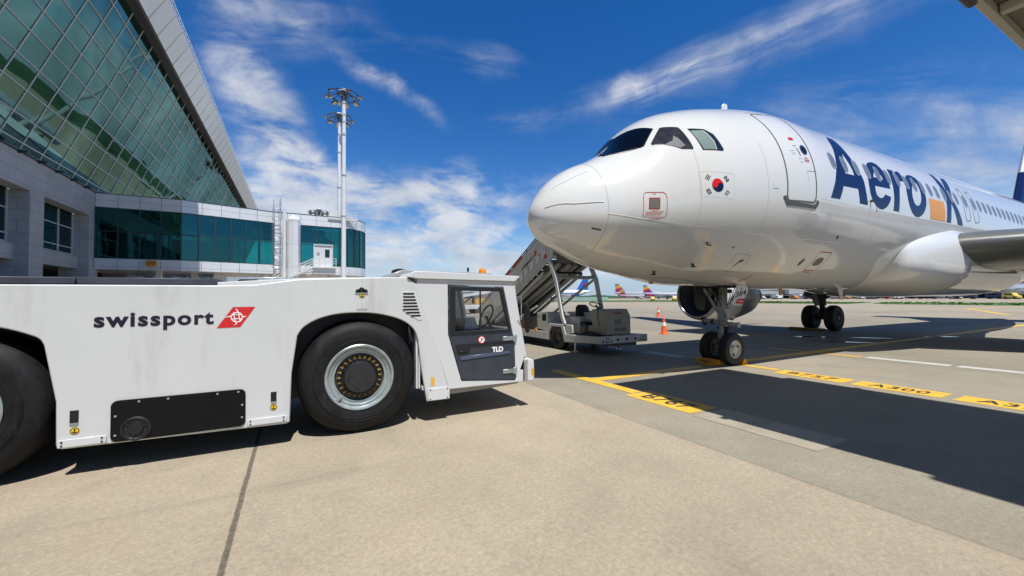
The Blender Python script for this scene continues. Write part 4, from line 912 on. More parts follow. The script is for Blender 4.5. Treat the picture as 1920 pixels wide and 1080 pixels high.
strip(FEAT['redl'], .02, red_film, 'gear_bay_mark', jet, .004)
jsheet('cargo_placard', merge(ribbon([(6.53, -.662), (6.99, -.656), (7.02, -.69), (7.03, -.90), (7.0, -.925), (6.57, -.925), (6.54, -.90), (6.51, -.69)], .012, True), ribbon([(6.6, -.955), (6.9, -.957)], .014)), redbrown, jet, .004, cuts=(.08, .05))
jsheet('oxygen_port', tess([oval(6.76, -.79, .15, .06)]), mat('port_bronze', (.20, .15, .12), .4, .4), jet, .0045); jsheet('oxygen_port', tess([oval(6.12, -.82, .05, .05)]), black_film, jet, .0045)
jsheet('belly_seam', ribbon([(2.6, -1.38), (3.0, -1.27), (3.4, -1.26), (4.3, -1.36), (4.75, -1.42)], .008), line_dark, jet, .003, cuts=(.08, .05))
frame_line(4.55, -100, -70, .01, line_dark, 'belly_seam')
b = MB(); b.prism([(8.45, 5.96), (8.58, 6.26), (8.66, 6.30), (8.74, 6.28), (8.78, 5.95)], -.012, .012); b.build('blade_antenna', white_jet, jet, bevel=.005)
b = MB(); b.prism([(5.35, 5.90), (5.50, 6.30), (5.56, 6.37), (5.68, 6.36), (5.72, 5.90)], -.012, .012); b.build('blade_antenna', white_jet, jet, bevel=.005)
for (x, l) in ((2.9, .05), (7.7, .16)):
    b = MB(); z = sect(x)[1]; b.prism([(x, z + .02), (x + .03, z - l), (x + .12, z - l), (x + .16, z + .02)], -.012, .012); b.build('drain_mast', mat('drain_orange', (.5, .25, .06), .5), jet)
b = MB(); z = 1.80; b.prism([(10.15, z + .03), (10.28, z - .30), (10.40, z - .32), (10.40, z + .03)], -.30, -.27); b.build('drain_mast', white_jet, jet, bevel=.006)
# wing-body fairing
def super_ring(x, hw, zt, zb, e=2.4, n=64):
    out = []
    zc_, hz_ = (zt + zb) / 2, (zt - zb) / 2
    for i in range(n):
        t = 2 * math.pi * i / n; c, s = math.cos(t), math.sin(t)
        out.append(Vector((x, hw * math.copysign(abs(c) ** (2 / e), c), zc_ + hz_ * math.copysign(abs(s) ** (2 / e), s))))
    return out
st = []
for i in range(0, 61):
    t = i / 60; x = 10.15 + t * 12.0
    k = min((max(x - 10.18, 0) / 2.7), 1) ** .47 if x < 14 else 1 - smooth01((x - 17.8) / 4.35)
    k = max(k, 0)
    st.append(super_ring(x, 1.66 + .60 * k, 3.10 + .66 * k, 2.05 - .50 * k, 3.0))
b = MB(); b.loft(st); fair = b.build('belly_fairing', white_jet, jet, smooth=60)
# wings, tailplane, fin
def foil(n=18, tk=.12):
    up = [];
    for i in range(n + 1):
        x = (1 - math.cos(math.pi * i / n)) / 2; y = 5 * tk * (.2969 * math.sqrt(x) - .126 * x - .3516 * x * x + .2843 * x ** 3 - .1015 * x ** 4); up.append((x, y))
    return [(x, y * 1.05) for x, y in reversed(up)] + [(x, -y * .95) for x, y in up[1:-1]]
def wing(name, secs, side, m, cam_=0.0):
    """secs: (y, x_le, chord, z, thickness, twist)"""
    rings_ = []
    for y, xle, c, z, tk, tw in secs:
        r = []
        for u, w in foil(18, tk):
            px = u * c; pz = w * c; a = R(tw); r.append(Vector((xle + px * math.cos(a) + pz * math.sin(a), side * y, z - px * math.sin(a) + pz * math.cos(a))))
        rings_.append(r)
    b = MB(); b.loft(rings_); return b.build(name, m, jet, smooth=50)
wing_grey = mat('wing_grey', (.13, .135, .125), .3, coat=.15, var=(1.5, .06))
for s in (-1, 1):
    wing('wing', [(1.6, 12.15, 6.9, 2.93, .16, 4), (2.3, 12.5, 6.5, 3.0, .16, 4), (6.4, 14.75, 3.95, 3.12, .12, 1.5), (17.0, 20.25, 1.5, 4.05, .105, -1), (17.08, 20.5, 1.1, 4.06, .08, -1)], s, wing_grey)
    for y in (3.6, 6.9, 10.2):
        b = MB(); z = 2.62 + (y - 2) * .085; xx = 17.2 + y * .16; b.loft([[Vector((xx + u, s * y + .16 * k * math.cos(t), z - .12 * 1 + .24 * k * math.sin(t))) for t in [2 * math.pi * j / 14 for j in range(14)]] for u, k in ((-.6, .05), (0, .8), (.9, 1), (1.8, .7), (2.7, .08))]); b.build('flap_fairing', wing_grey, jet)
    wing('tailplane', [(.4, 32.0, 4.0, 4.75, .11, 0), (6.2, 35.2, 1.45, 5.25, .10, 0)], s, wing_grey)
def finsec(z, xle, c, tk, n=14):
    return [Vector((xle + u * c, w * c, z)) for u, w in foil(n, tk)]
b = MB(); b.loft([finsec(5.75, 28.2, 8.3, .05), finsec(6.15, 28.75, 7.7, .075), finsec(8.05, 30.1, 6.1, .09)]); b.build('tail_fin', navy, jet, smooth=50)
b = MB(); b.loft([finsec(8.055, 30.1, 6.1, .09), finsec(12.0, 33.0, 2.9, .09)]); b.build('tail_fin', white_jet, jet, smooth=50)
# engines
liner = mat('nacelle_liner', (.10, .11, .125), .4, .3); lip_m = mat('lip_metal', (.16, .17, .19), .22, .85); nac_g = mat('nacelle_grey', (.40, .42, .44), .3, .3)
for s in (-1, 1):
    c = (11.75, s * 5.75, 1.66)
    b = MB(); b.mat(0).lathe([(.88, .16), (.90, .04), (.95, -.01), (1.00, .02), (1.05, .14)], c, 'X', 56); root = b.build('engine', lip_m, jet, smooth=60)
    b = MB(); b.lathe([(1.05, .145), (1.12, .45), (1.165, 1.1), (1.15, 1.7)], c, 'X', 56); b.build('cowl', white_jet, root, smooth=60)
    b = MB(); b.lathe([(1.15, 1.702), (1.10, 2.2), (1.0, 2.75), (.88, 3.25), (.86, 3.24), (.92, 2.7)], c, 'X', 56); b.build('reverser', nac_g, root, smooth=60)
    b = MB(); b.lathe([(.88, .16), (.86, .5), (.87, .95), (.87, 1.3)], c, 'X', 56); b.build('inlet_duct', liner, root, smooth=60)
    b = MB()
    for i in range(24):
        a = 2 * math.pi * i / 24; u = Vector((0, math.cos(a), math.sin(a))); v = Vector((0, -math.sin(a), math.cos(a))); o = Vector(c) + Vector((.98, 0, 0))
        b.add([o + u * .22 + v * .03, o + u * .22 - v * .03 + Vector((.06, 0, 0)), o + u * .86 - v * .10 + Vector((.10, 0, 0)), o + u * .86 + v * .10], [(0, 1, 2, 3)])
    b.build('fan_blades', gear_dark, root, smooth=0)
    b = MB(); b.lathe([(.001, .72), (.12, .80), (.23, .98), (.23, 1.1)], c, 'X', 24); b.build('spinner', gear_dark, root)
    b = MB(); b.lathe([(.87, 1.15), (.001, 1.16)], c, 'X', 30); b.build('fan_case', dark_void, root)
    b = MB(); b.lathe([(.78, 2.6), (.62, 3.4), (.46, 4.1), (.44, 4.09), (.3, 4.0), (.18, 4.3), (.01, 4.7)], c, 'X', 40); b.build('exhaust', gear_dark, root, smooth=50)
    b = MB(); b.prism([(12.2, 2.75), (13.2, 2.98), (15.2, 3.10), (16.0, 2.85), (14.8, 2.35), (13.6, 2.55)], s * 5.75 - .16, s * 5.75 + .16); b.build('pylon', white_jet, root, bevel=.05)
# ---- nose gear (x about 5.27)
def jwheel(parent, x, y, z, r, w, rimr, rim_m, face):
    """tyre and rim; face = -1 shows the hub towards the camera side"""
    b = MB(); hw = w / 2
    b.lathe([(rimr, -hw * .80), (rimr * 1.08, -hw * .95), (r * .80, -hw * 1.0), (r * .92, -hw * .88), (r * .985, -hw * .60), (r, -hw * .25), (r, hw * .25), (r * .985, hw * .60), (r * .92, hw * .88), (r * .80, hw), (rimr * 1.08, hw * .95), (rimr, hw * .80)], (x, y, z), 'Y', 56)
    for k in (-.3, 0, .3): b.lathe([(r + .001, hw * k - .006), (r - .012, hw * k), (r + .001, hw * k + .006)], (x, y, z), 'Y', 56)
    t = b.build('tyre', rubber, parent, smooth=35)
    for f in (-1, 1):
        b = MB(); b.lathe([(rimr * 1.03, f * hw * .86), (rimr * .98, f * hw * .97), (rimr * .90, f * hw * .93), (rimr * .84, f * hw * .62), (rimr * .55, f * hw * .40), (rimr * .42, f * hw * .45), (rimr * .40, f * hw * .86), (rimr * .33, f * hw * 1.0), (.001, f * hw * 1.02)], (x, y, z), 'Y', 40)
        b.build('rim', rim_m, parent, smooth=30)
        b = MB()
        for k in range(3):
            for d in (-7, 7):
                a = R(k * 120 + 20 + d); b.cbox((x + rimr * .68 * math.cos(a), y + f * hw * .56, z + rimr * .68 * math.sin(a)), (rimr * .16, .012, rimr * .30), Matrix.Rotation(-a + math.pi / 2, 3, 'Y'))
        b.build('rim_slot', gear_dark, parent)
cream = mat('rim_cream', (.66, .64, .55), .4, var=(20, .1)); rim_dk = mat('rim_dark', (.18, .18, .18), .45, .3)
NX = 5.27
b = MB(); b.cyl((NX, 0, .36), (NX + .02, 0, 1.15), .055, n=20); b.cyl((NX + .02, 0, .95), (NX + .10, 0, 1.95), .105, n=24); b.cyl((NX, 0, .62), (NX, 0, .70), .085, n=20)
b.cyl((NX, -.26, .38), (NX, .26, .38), .06, n=16); ng = b.build('nose_gear', gear_grey, jet)
jwheel(ng, NX, -.25, .38, .38, .22, .205, cream, -1); jwheel(ng, NX, .25, .38, .38, .22, .205, rim_dk, -1)
b = MB(); b.cyl((NX - .06, .42, 1.02), (NX - .06, -.02, .985), .055, n=18); b.cyl((NX - .04, -.06, .98), (NX - .02, -.16, .97), .08, n=20); b.cyl((NX - .02, -.16, .97), (NX, -.42, .95), .045, n=18); b.cyl((NX, -.42, .95), (NX, -.46, .945), .062, n=18); b.build('steering_cylinder', gear_grey, ng)
b = MB(); b.cyl((NX - .06, .20, 1.005), (NX - .06, .13, 1.0), .066, n=18); b.cyl((NX - .08, .44, 1.1), (NX - .05, .40, .9), .05, n=10); b.cyl((NX + .02, .1, .86), (NX + .1, -.14, .84), .05, n=10); b.build('gland', gear_dark, ng)
b = MB(); b.tube([(NX + .04, .05, 1.15), (NX - .30, .22, 1.80)], .035); b.tube([(NX + .06, -.05, 1.15), (NX + .42, -.22, 1.82)], .045); b.tube([(NX + .04, -.05, 1.25), (NX + .18, -.42, 1.80)], .03)
b.prism([(NX - .12, 1.30), (NX + .16, 1.34), (NX + .08, 1.12), (NX + .02, 1.08)], -.16, -.11); b.cyl((NX + .01, -.17, 1.24), (NX + .01, -.10, 1.24), .04, n=16); b.build('drag_strut', gear_grey, ng)
b = MB(); b.prism([(NX + .10, .92), (NX + .34, .88), (NX + .30, .80), (NX + .12, .76)], -.05, .05); b.prism([(NX + .10, .62), (NX + .30, .80), (NX + .34, .86), (NX + .28, .86), (NX + .08, .70)], -.06, .06); b.build('torque_link', gear_dark, ng)
for y, z, r_, dx in ((-.30, 1.10, .055, .08), (-.17, 1.72, .10, -.03), (.17, 1.72, .10, -.03)):
    b = MB(); b.lathe([(r_ * .5, .08), (r_ * .9, .03), (r_, -.01), (r_ * .9, 0)], (NX - .12 + dx, y, z), 'X', 24); lamp = b.build('taxi_lamp', alu, ng); b = MB(); b.lathe([(r_ * .9, 0), (.001, .004)], (NX - .12 + dx, y, z), 'X', 24); b.build('lamp_glass', mat('lamp_bronze', (.36, .32, .22), .15, .5), lamp)
b = MB(); rndr = random.Random(3)
for i in range(16):
    y = rndr.uniform(-.25, .25); x = NX + rndr.uniform(-.25, .3); b.tube([(x, y, 1.86), (x + rndr.uniform(-.1, .1), y * .8, 1.6 + rndr.uniform(0, .15)), (NX + rndr.uniform(-.02, .12), y * .3, 1.35 + rndr.uniform(-.2, .1))], .009, 6)
for i in range(10):
    x = NX + rndr.uniform(-.32, .35); y = rndr.uniform(-.22, .22); z = 1.62 + rndr.uniform(0, .15); b.box(x, x + .09, y, y + .07, z, z + .09)
b.build('hydraulics', gear_dark, ng)
b = MB(); b.box(NX - .45, NX + .55, -.28, .28, 1.815, 1.84); b.build('gear_bay', dark_void, ng)
b = MB(); b.tube([(NX - .06, -.02, 1.84), (NX - .05, -.02, 1.68)], .02); b.build('blue_canister', mat('canister', (.03, .06, .35), .4), ng)
b = MB(); b.box(NX + .06, NX + .10, -.05, .05, .62, .66); b.build('red_collar', red_film, ng)
# gear door with number 384 and a red towing placard
GD = [(5.26, 1.87), (5.24, 1.78), (5.16, 1.56), (5.055, 1.46), (5.06, 1.44), (5.43, 1.43), (5.45, 1.45), (5.68, 1.70), (5.70, 1.77), (5.66, 1.83), (5.60, 1.87)]
b = MB(); b.prism(GD, -.42, -.40); gd = b.build('gear_door', white_jet, ng, bevel=.006)
gf = lambda off: (lambda a, c: (a, -.42 - off, c))
v3, f3 = text2d('384', offset=.004, shear=.25); sheet('door_number', ([(5.195 + a * .42, 1.575 + (c + a * .55) * .125) for a, c in v3], f3), gf(.004), black_film, gd)
sheet('door_placard', quad((5.30, 1.555), (5.585, 1.555), (5.47, 1.432), (5.175, 1.442)), gf(.003), red_film, gd)
v3, f3 = text2d('NO STEP', offset=.02, shear=.2); sheet('placard_text', ([(5.29 + a * .20, 1.475 + c * .035) for a, c in v3], f3), gf(.0045), seam_white, gd)
b = MB(); b.prism([(4.86, 1.87), (4.88, 1.40), (4.98, 1.28), (5.22, 1.26), (5.3, 1.87)], .40, .42); b.build('gear_door', gear_dark, ng, bevel=.006)
# ---- main gear
def main_gear(s):
    X0, Y0 = 18.02, s * 3.79
    b = MB(); b.cyl((X0, Y0, .5), (X0 + .02, Y0, 1.3), .10, n=20); b.cyl((X0 + .02, Y0, 1.15), (X0 - .05, Y0, 2.9), .16, n=20); b.cyl((X0, Y0 - .62, .585), (X0, Y0 + .62, .585), .09, n=16)
    root = b.build('main_gear', gear_dark, jet)
    for y in (Y0 - .465, Y0 + .465): jwheel(root, X0, y, .585, .585, .41, .26, rim_dk, -1)
    b = MB(); b.tube([(X0, Y0 - s * .1, 1.5), (X0, Y0 - s * 1.4, 2.3)], .07)
    for i in range(9): b.lathe([(.105, 1.12 - i * .07), (.135, 1.10 - i * .07), (.105, 1.08 - i * .07)], (X0 + .02, Y0, 0), 'Z', 16)
    b.prism([(X0 + .08, 1.2), (X0 + .32, .98), (X0 + .1, .68)], Y0 - .05, Y0 + .05); b.tube([(X0 - .15, Y0 - .15, 1.3), (X0 - .17, Y0 - .2, .8), (X0 - .1, Y0 - .3, .6)], .012)
    b.build('side_stay', gear_dark, root)
    b = MB(); b.prism([(X0 - .85, 2.5), (X0 - .8, 1.62), (X0 - .15, 1.48), (X0, 1.28), (X0 + .12, 1.11), (X0 + .36, 1.14), (X0 + .8, 1.45), (X0 + 1.1, 1.64), (X0 + 1.15, 2.5)], Y0 + s * .32, Y0 + s * .36); b.build('leg_door', gear_dark, root, bevel=.01)
main_gear(1); main_gear(-1)
rebase(jet, (NX, 0, 0))
# ---- chocks
def chock(name, x0, x1, y0, y1, label, m=chock_yellow, text=None):
    cx, cy = (x0 + x1) / 2, (y0 + y1) / 2; L = y1 - y0; w = x1 - x0
    b = MB(); b.prism([(-w / 2, .006), (w / 2, .006), (w / 2 - .02, .05), (.03, .135), (-.03, .135), (-w / 2 + .02, .05)], -L / 2, L / 2)
    o = b.build(name, m, None, bevel=.008); o.location = (cx, cy, 0); tag(o, label, 'wheel chock', 'wheel chocks'); return o
c1 = chock('wheel_chock', 4.86, 5.07, -.14, .40, 'yellow chock with black lettering in front of the nose wheels')
v3, f3 = text2d('swissport', offset=.03, spacing=1.1)
sheet('lettering', ([(a, c) for a, c in v3], f3), lambda a, c: (-.096 + (.055 * c) * .62 - .003, .17 - a * .30, .045 + .055 * c), black_film, c1)
c2 = chock('wheel_chock', 5.50, 5.71, -.36, .30, 'yellow chock behind the nose wheels')
c3 = chock('wheel_chock', 17.25, 17.46, 3.4, 4.9, 'dull yellow chock in front of the far main wheels', mat('chock_dull', (.28, .15, .04), .6))
b = MB(); b.tube([(0, 0, .03), (-.05, .06, .03), (-.06, .14, .05), (.02, .16, .09)], .008); r_ = b.build('rope', mat('rope', (.35, .33, .3), .7), c1); r_.location = (-.02, .26, .06)
# ---------------------------------------------------------------- terminal
def granite():
    m = bpy.data.materials.new('granite'); m.use_nodes = True; t = m.node_tree; N = NT(t); b = t.nodes['Principled BSDF']
    P = N.n('ShaderNodeTexCoord').outputs['Object']; s = N.n('ShaderNodeSeparateXYZ', ins={0: P})
    uv = N.n('ShaderNodeCombineXYZ', ins={0: N.math('ADD', s.outputs[0], s.outputs[1]), 1: s.outputs[2], 2: 0.0}).outputs[0]
    br = N.n('ShaderNodeTexBrick', ins={'Vector': uv, 'Color1': (.41, .40, .395, 1), 'Color2': (.46, .45, .445, 1), 'Mortar': (.24, .235, .23, 1), 'Scale': 1.0, 'Mortar Size': .012, 'Mortar Smooth': .3, 'Brick Width': 1.3, 'Row Height': .56})
    n = N.noise(P, 30, 6, .8).outputs[0]; n2 = N.noise(P, .7, 5, .6).outputs[0]
    k = N.math('MULTIPLY', N.mapr(n, .3, .7, .82, 1.16), N.mapr(n2, .3, .7, .9, 1.08))
    c = N.mix(1.0, br.outputs[0], N.n('ShaderNodeCombineColor', ins={0: k, 1: k, 2: k}).outputs[0], 'MULTIPLY')
    t.links.new(c, b.inputs['Base Color']); b.inputs['Roughness'].default_value = .75
    return m
def see_glass(name):
    m = bpy.data.materials.new(name); m.use_nodes = True; t = m.node_tree; t.nodes.clear(); N = NT(t)
    P = N.n('ShaderNodeTexCoord').outputs['Object']; n = N.noise(P, .35, 2, .5, dist=.5).outputs[0]
    bn = N.n('ShaderNodeBump', ins={'Strength': 1.0, 'Distance': .03, 'Height': n}).outputs[0]
    tr = N.n('ShaderNodeBsdfTransparent', ins={0: (.075, .47, .46, 1)}); gl = N.n('ShaderNodeBsdfGlossy', ins={0: (.32, .9, .88, 1), 1: .02, 'Normal': bn})
    fr = N.n('ShaderNodeFresnel', ins={0: 1.55, 'Normal': bn}); k = N.math('MULTIPLY', fr.outputs[0], 2.2)
    mx = N.n('ShaderNodeMixShader', ins={0: k, 1: tr.outputs[0], 2: gl.outputs[0]}); N.n('ShaderNodeOutputMaterial', ins={0: mx.outputs[0]}); return m
def curtain(name, refl, deep, rough=.02, wav=.035, sc_=(.25, .6, .35)):
    m = bpy.data.materials.new(name); m.use_nodes = True; t = m.node_tree; t.nodes.clear(); N = NT(t)
    P = N.n('ShaderNodeTexCoord').outputs['Object']; q = N.vec('MULTIPLY', P, sc_)
    n = N.noise(q, 1.0, 1, .4, dist=.6).outputs[0]
    # every pane sits at its own slight angle
    s = N.n('ShaderNodeSeparateXYZ', ins={0: P}); cid = N.n('ShaderNodeCombineXYZ', ins={0: N.math('FLOOR', N.math('DIVIDE', N.math('SUBTRACT', s.outputs[1], 17.67), 1.69)), 1: N.math('FLOOR', N.math('DIVIDE', N.math('SUBTRACT', s.outputs[2], 10.0), .953)), 2: 0.0}).outputs[0]
    wn = N.n('ShaderNodeTexWhiteNoise', noise_dimensions='2D', ins={'Vector': cid}).outputs['Color']
    off = N.n('ShaderNodeVectorMath', operation='SCALE', ins={0: N.vec('SUBTRACT', wn, (.5, .5, .5)), 3: .012}).outputs[0]
    bn = N.n('ShaderNodeBump', ins={'Strength': 1.0, 'Distance': wav, 'Height': n}).outputs[0]
    nrm = N.vec('NORMALIZE', N.vec('ADD', bn, off), (0, 0, 0))
    big = N.mapr(N.noise(P, .11, 4, .6, dist=.5).outputs[0], .35, .65, .62, 1.25); rc = N.mix(1.0, (*refl, 1), N.n('ShaderNodeCombineColor', ins={0: big, 1: big, 2: big}).outputs[0], 'MULTIPLY')
    gl = N.n('ShaderNodeBsdfGlossy', ins={0: rc, 1: rough, 'Normal': nrm}); df = N.n('ShaderNodeBsdfDiffuse', ins={0: (*deep, 1)})
    fr = N.n('ShaderNodeFresnel', ins={0: 2.1, 'Normal': nrm}); k = N.mapr(fr.outputs[0], 0, 1, .25, 1.0)
    mx = N.n('ShaderNodeMixShader', ins={0: k, 1: df.outputs[0], 2: gl.outputs[0]}); N.n('ShaderNodeOutputMaterial', ins={0: mx.outputs[0]})
    return m
gran = granite(); roof_glass = curtain('hall_glass', (.14, .25, .225), (.006, .020, .022), wav=.03, sc_=(.12, .16, .2)); link_glass = see_glass('link_glass'); win_glass = curtain('window_glass', (.22, .34, .36), (.01, .018, .02), .03, .004)
mull = mat('mullion', (.58, .60, .57), .4, .1); mull_dark = mat('mullion_dark', (.02, .05, .055), .4); clad = mat('cladding', (.76, .77, .78), .32, .15, var=(.9, .05), dirt=((.36, .33, .30), .25, .8))
fascia_m = mat('fascia', (.80, .82, .83), .45, .1, var=(.8, .06)); soffit_m = mat('soffit', (.06, .06, .055), .7)
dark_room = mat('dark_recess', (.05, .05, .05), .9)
term = thing('terminal_building', 'airport terminal with a leaning green glass hall over grey granite walls', 'building', (-15.2, 20, 0))
term.location = (0, 0, 0)
XW = -15.2; Y0T, Y1T = -42.9, 108.5
b = MB()
piers = []; y = 22.15 - 6.5 * 10
while y < Y1T: piers.append(y); y += 6.5
b.box(-15.9, XW, Y0T, Y1T, 7.1, 8.7)
for y in piers: b.box(-16.6, XW, y, y + 1.25, 0, 7.1)
b.build('wall', gran, term, smooth=0, bevel=.02)
b = MB()
for y in piers[:-1]: b.box(-16.3, -15.75, y + 1.25, y + 6.5, 3.72, 4.52)
b.build('spandrel', gran, term, smooth=0)
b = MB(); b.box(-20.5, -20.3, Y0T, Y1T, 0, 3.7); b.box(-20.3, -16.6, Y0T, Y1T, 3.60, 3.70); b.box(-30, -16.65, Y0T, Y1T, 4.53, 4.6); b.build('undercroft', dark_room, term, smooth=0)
for y in piers:
    if y < 2 or y > 60: continue
    y0, y1 = y + 1.25, y + 6.5
    b = MB(); b.box(-16.06, -16.0, y0, y1, 4.52, 7.7); w_ = b.build('window', win_glass, term, smooth=0)
    b = MB()
    for k in (0, 1 / 3, 2 / 3): yy = y0 + (y1 - y0) * k + (.05 if k == 0 else 0); b.box(-16.0, -15.94, yy - .04, yy + .04, 4.52, 7.1)
    b.box(-16.0, -15.94, y1 - .1, y1 - .02, 4.52, 7.1)
    for z in (4.56, 4.95, 6.15): b.box(-15.995, -15.945, y0, y1, z, z + .06)
    b.build('window_frame', mat('frame_light', (.55, .56, .56), .4) if y < 3 else bpy.data.materials.get('frame_light') or mat('frame_light', (.55, .56, .56), .4), w_, smooth=0)
    for z0 in (4.52,):
        pass
ZB, ZT, LEAN = 8.72, 17.45, .4
def gx(z): return XW + LEAN * (z - 8.7)
b = MB(); b.add([(gx(ZB), Y0T, ZB), (gx(ZT), Y0T, ZT), (gx(ZT), Y1T, ZT), (gx(ZB), Y1T, ZB)], [(0, 1, 2, 3)]); b.build('glass_wall', roof_glass, term, smooth=0, norm=False)
b = MB(); y = 17.67 - 1.69 * 34; nx, nz = .928, -.371
while y < Y1T:
    b.add([(gx(ZB) + dx, y + dy, ZB) for dx, dy in ((0, -.022), (.035, -.022), (.035, .022), (0, .022))] + [(gx(ZT) + dx, y + dy, ZT) for dx, dy in ((0, -.022), (.035, -.022), (.035, .022), (0, .022))], [(0, 1, 5, 4), (1, 2, 6, 5), (2, 3, 7, 6), (3, 0, 4, 7)]); y += 1.69
for k in range(-1, 8):
    z = 10.01 + .953 * k; b.box(gx(z) + .004, gx(z) + .05, Y0T, Y1T, z - .024, z + .024)
b.build('glazing_bars', mull, term, smooth=0)
for i in range(0, 46):
    y = 17.67 - 1.69 * 8 + 1.69 * i; b = MB(); b.prism([(XW - .05, 8.78), (XW + .34, 8.72), (XW + .34, 8.66), (XW, 8.60)], y - .04, y + .04, 'XZ'); b.build('bracket', mull_dark, term, smooth=0)
b = MB(); b.box(XW - .2, XW + .12, Y0T, Y1T, 8.702, 8.77); b.build('glass_sill', mull_dark, term, smooth=0)
b = MB(); b.prism([(-11.72, 17.46), (-11.15, 17.30), (-11.05, 17.40), (-11.3, 18.9), (-13, 18.9), (-12.2, 17.6)], Y0T, Y1T, 'XZ'); b.build('soffit', soffit_m, term, smooth=0)
b = MB(); b.prism([(-11.04, 17.36), (-10.20, 18.86), (-10.24, 19.0), (-40, 19.6), (-40, 18.95), (-11.2, 18.95)], Y0T, Y1T, 'XZ'); roof = b.build('roof', fascia_m, term, smooth=0)
b = MB(); y = 17.67 - 1.69 * 20
while y < Y1T: b.prism([(-11.030, 17.36), (-11.0, 17.36), (-10.185, 18.86), (-10.2, 18.88)], y - .025, y + .025, 'XZ'); y += 1.69
b.build('fascia_joint', mull, roof, smooth=0)
b = MB(); y = -10.0
while y < Y1T: b.box(-10.30, -10.27, y, y + .03, 19.0, 19.62); y += .85
for z in (19.3, 19.6): b.tube([(-10.285, -10, z), (-10.285, Y1T, z)], .02, 6)
b.build('roof_rail', mull, roof, smooth=0)
b = MB(); b.box(-40, -16.6, Y0T, Y0T + .3, 0, 18.9); b.box(-40, -16.6, Y1T - .3, Y1T, 0, 18.9); b.build('end_wall', gran, term, smooth=0)
rebase(term, (-15.2, 20, 0))
# ---------------------------------------------------------------- gate link building
lk = thing('gate_building', 'white clad gate link with teal glass band and rounded end', 'building', (0, 0, 0))
def arc_pts(cx, cy, r, a0, a1, n): return [(cx + r * math.cos(R(a0 + (a1 - a0) * i / n)), cy + r * math.sin(R(a0 + (a1 - a0) * i / n))) for i in range(n + 1)]
PA = [(-15.18, 29.3), (-10.76, 29.28)]; PB_ = [(-10.76, 29.28), (-5.3, 30.98)]; RC = (-.75, 33.9, 2.75)
arc = arc_pts(RC[0], RC[1], RC[2], -98, 75, 12)
PC = [(-5.3, 30.98), (-3.4, 31.02), arc[0]]
path = [PA[0], PA[1], PB_[1], PC[1]] + arc
def along(path, step):
    """split a polyline in about equal panels"""
    out = []
    for i in range(len(path) - 1):
        a, c = Vector(path[i]), Vector(path[i + 1]); n = max(1, round((c - a).length / step))
        for k in range(n): out.append((a.lerp(c, k / n), a.lerp(c, (k + 1) / n)))
    return out
def band(name, path, step, z0, z1, m, gap=.012, out=0.0, th=.12, parent=lk, bevel=0):
    b = MB()
    for p, q in along(path, step):
        d = (q - p).normalized(); nrm = Vector((d.y, -d.x)); p2 = p + d * gap + nrm * out; q2 = q - d * gap + nrm * out; pi, qi = p2 - nrm * th, q2 - nrm * th
        b.add([(p2.x, p2.y, z0), (q2.x, q2.y, z0), (qi.x, qi.y, z0), (pi.x, pi.y, z0), (p2.x, p2.y, z1), (q2.x, q2.y, z1), (qi.x, qi.y, z1), (pi.x, pi.y, z1)], [(0, 1, 2, 3), (4, 7, 6, 5), (0, 4, 5, 1), (1, 5, 6, 2), (2, 6, 7, 3), (3, 7, 4, 0)])
    return b.build(name, m, parent, smooth=0, bevel=bevel)
band('cladding', path, 1.05, 8.26, 8.66, clad); band('cladding', path, 1.05, 7.80, 8.245, clad)
band('cladding', path, 1.05, 3.95, 4.46, clad); band('cladding', path, 1.05, 3.76, 3.935, clad)
band('parapet', path, 60, 8.662, 8.70, mull_dark, 0, .02, .2)
inner = [(p[0] - .0, p[1] + .0) for p in path]
gpath = [Vector(p) for p in path]
band('window_band', path, 60, 4.46, 7.80, link_glass, -.03, -.05, .04)
def bars(name, path, step, m, z0, z1, w=.075, out=.01):
    b = MB()
    for p, q in along(path, step):
        d = (q - p).normalized(); nrm = Vector((d.y, -d.x)); c = p - nrm * .03
        b.add([(c + d * sx * w / 2 + nrm * sy).to_3d() + Vector((0, 0, z)) for z in (z0, z1) for sx, sy in ((-1, -.02), (1, -.02), (1, .03), (-1, .03))], [(0, 1, 5, 4), (1, 2, 6, 5), (2, 3, 7, 6), (3, 0, 4, 7)])
    return b.build(name, m, lk, smooth=0)
band('wall_panel', [(-5.25, 30.96), (-3.42, 30.99)], .95, 4.465, 7.795, clad, .008, .012, .1)
bars('mullion', path, 1.03, mull_dark, 4.46, 7.8); band('transom', path, 60, 6.22, 6.29, mull_dark, 0, -.02, .05); band('transom', path, 60, 4.46, 4.52, mull_dark, 0, -.02, .05); band('transom', path, 60, 7.74, 7.80, mull_dark, 0, -.02, .05)
b = MB(); out_p = path + [(-3.5, 37.5), (-15.18, 37.5)]
b.prism([(p[0] - .02 if i > 4 else p[0], p[1] + .12) for i, p in enumerate(out_p)], 3.74, 3.755, 'XY'); b.prism([(p[0] - .02 if i > 4 else p[0], p[1] + .12) for i, p in enumerate(out_p)], 8.5, 8.64, 'XY'); b.build('floor_and_roof', clad, lk, smooth=0)
b = MB(); b.box(-15.1, -1.5, 31.2, 36.9, 4.40, 4.45); b.box(-15.1, -1.5, 31.2, 36.9, 7.35, 7.45); b.box(-15.18, 0, 37.4, 37.6, 3.76, 4.9); b.box(-15.18, 0, 37.4, 37.6, 7.2, 8.5); b.build('inner_floor', mat('inner_wall', (.3, .32, .3), .8), lk, smooth=0)
b = MB()
for i in range(9): b.box(-14.8 + i * 1.6, -14.65 + i * 1.6, 37.3, 37.4, 4.9, 7.2)
for x in (-13, -8.5, -4.2): b.cyl((x, 33.6, 4.45), (x, 33.6, 7.35), .3, n=16)
b.box(-12.5, -9.0, 35, 35.2, 4.45, 6.6); b.build('inner_column', mat('inner_grey', (.25, .27, .26), .7), lk, smooth=0)
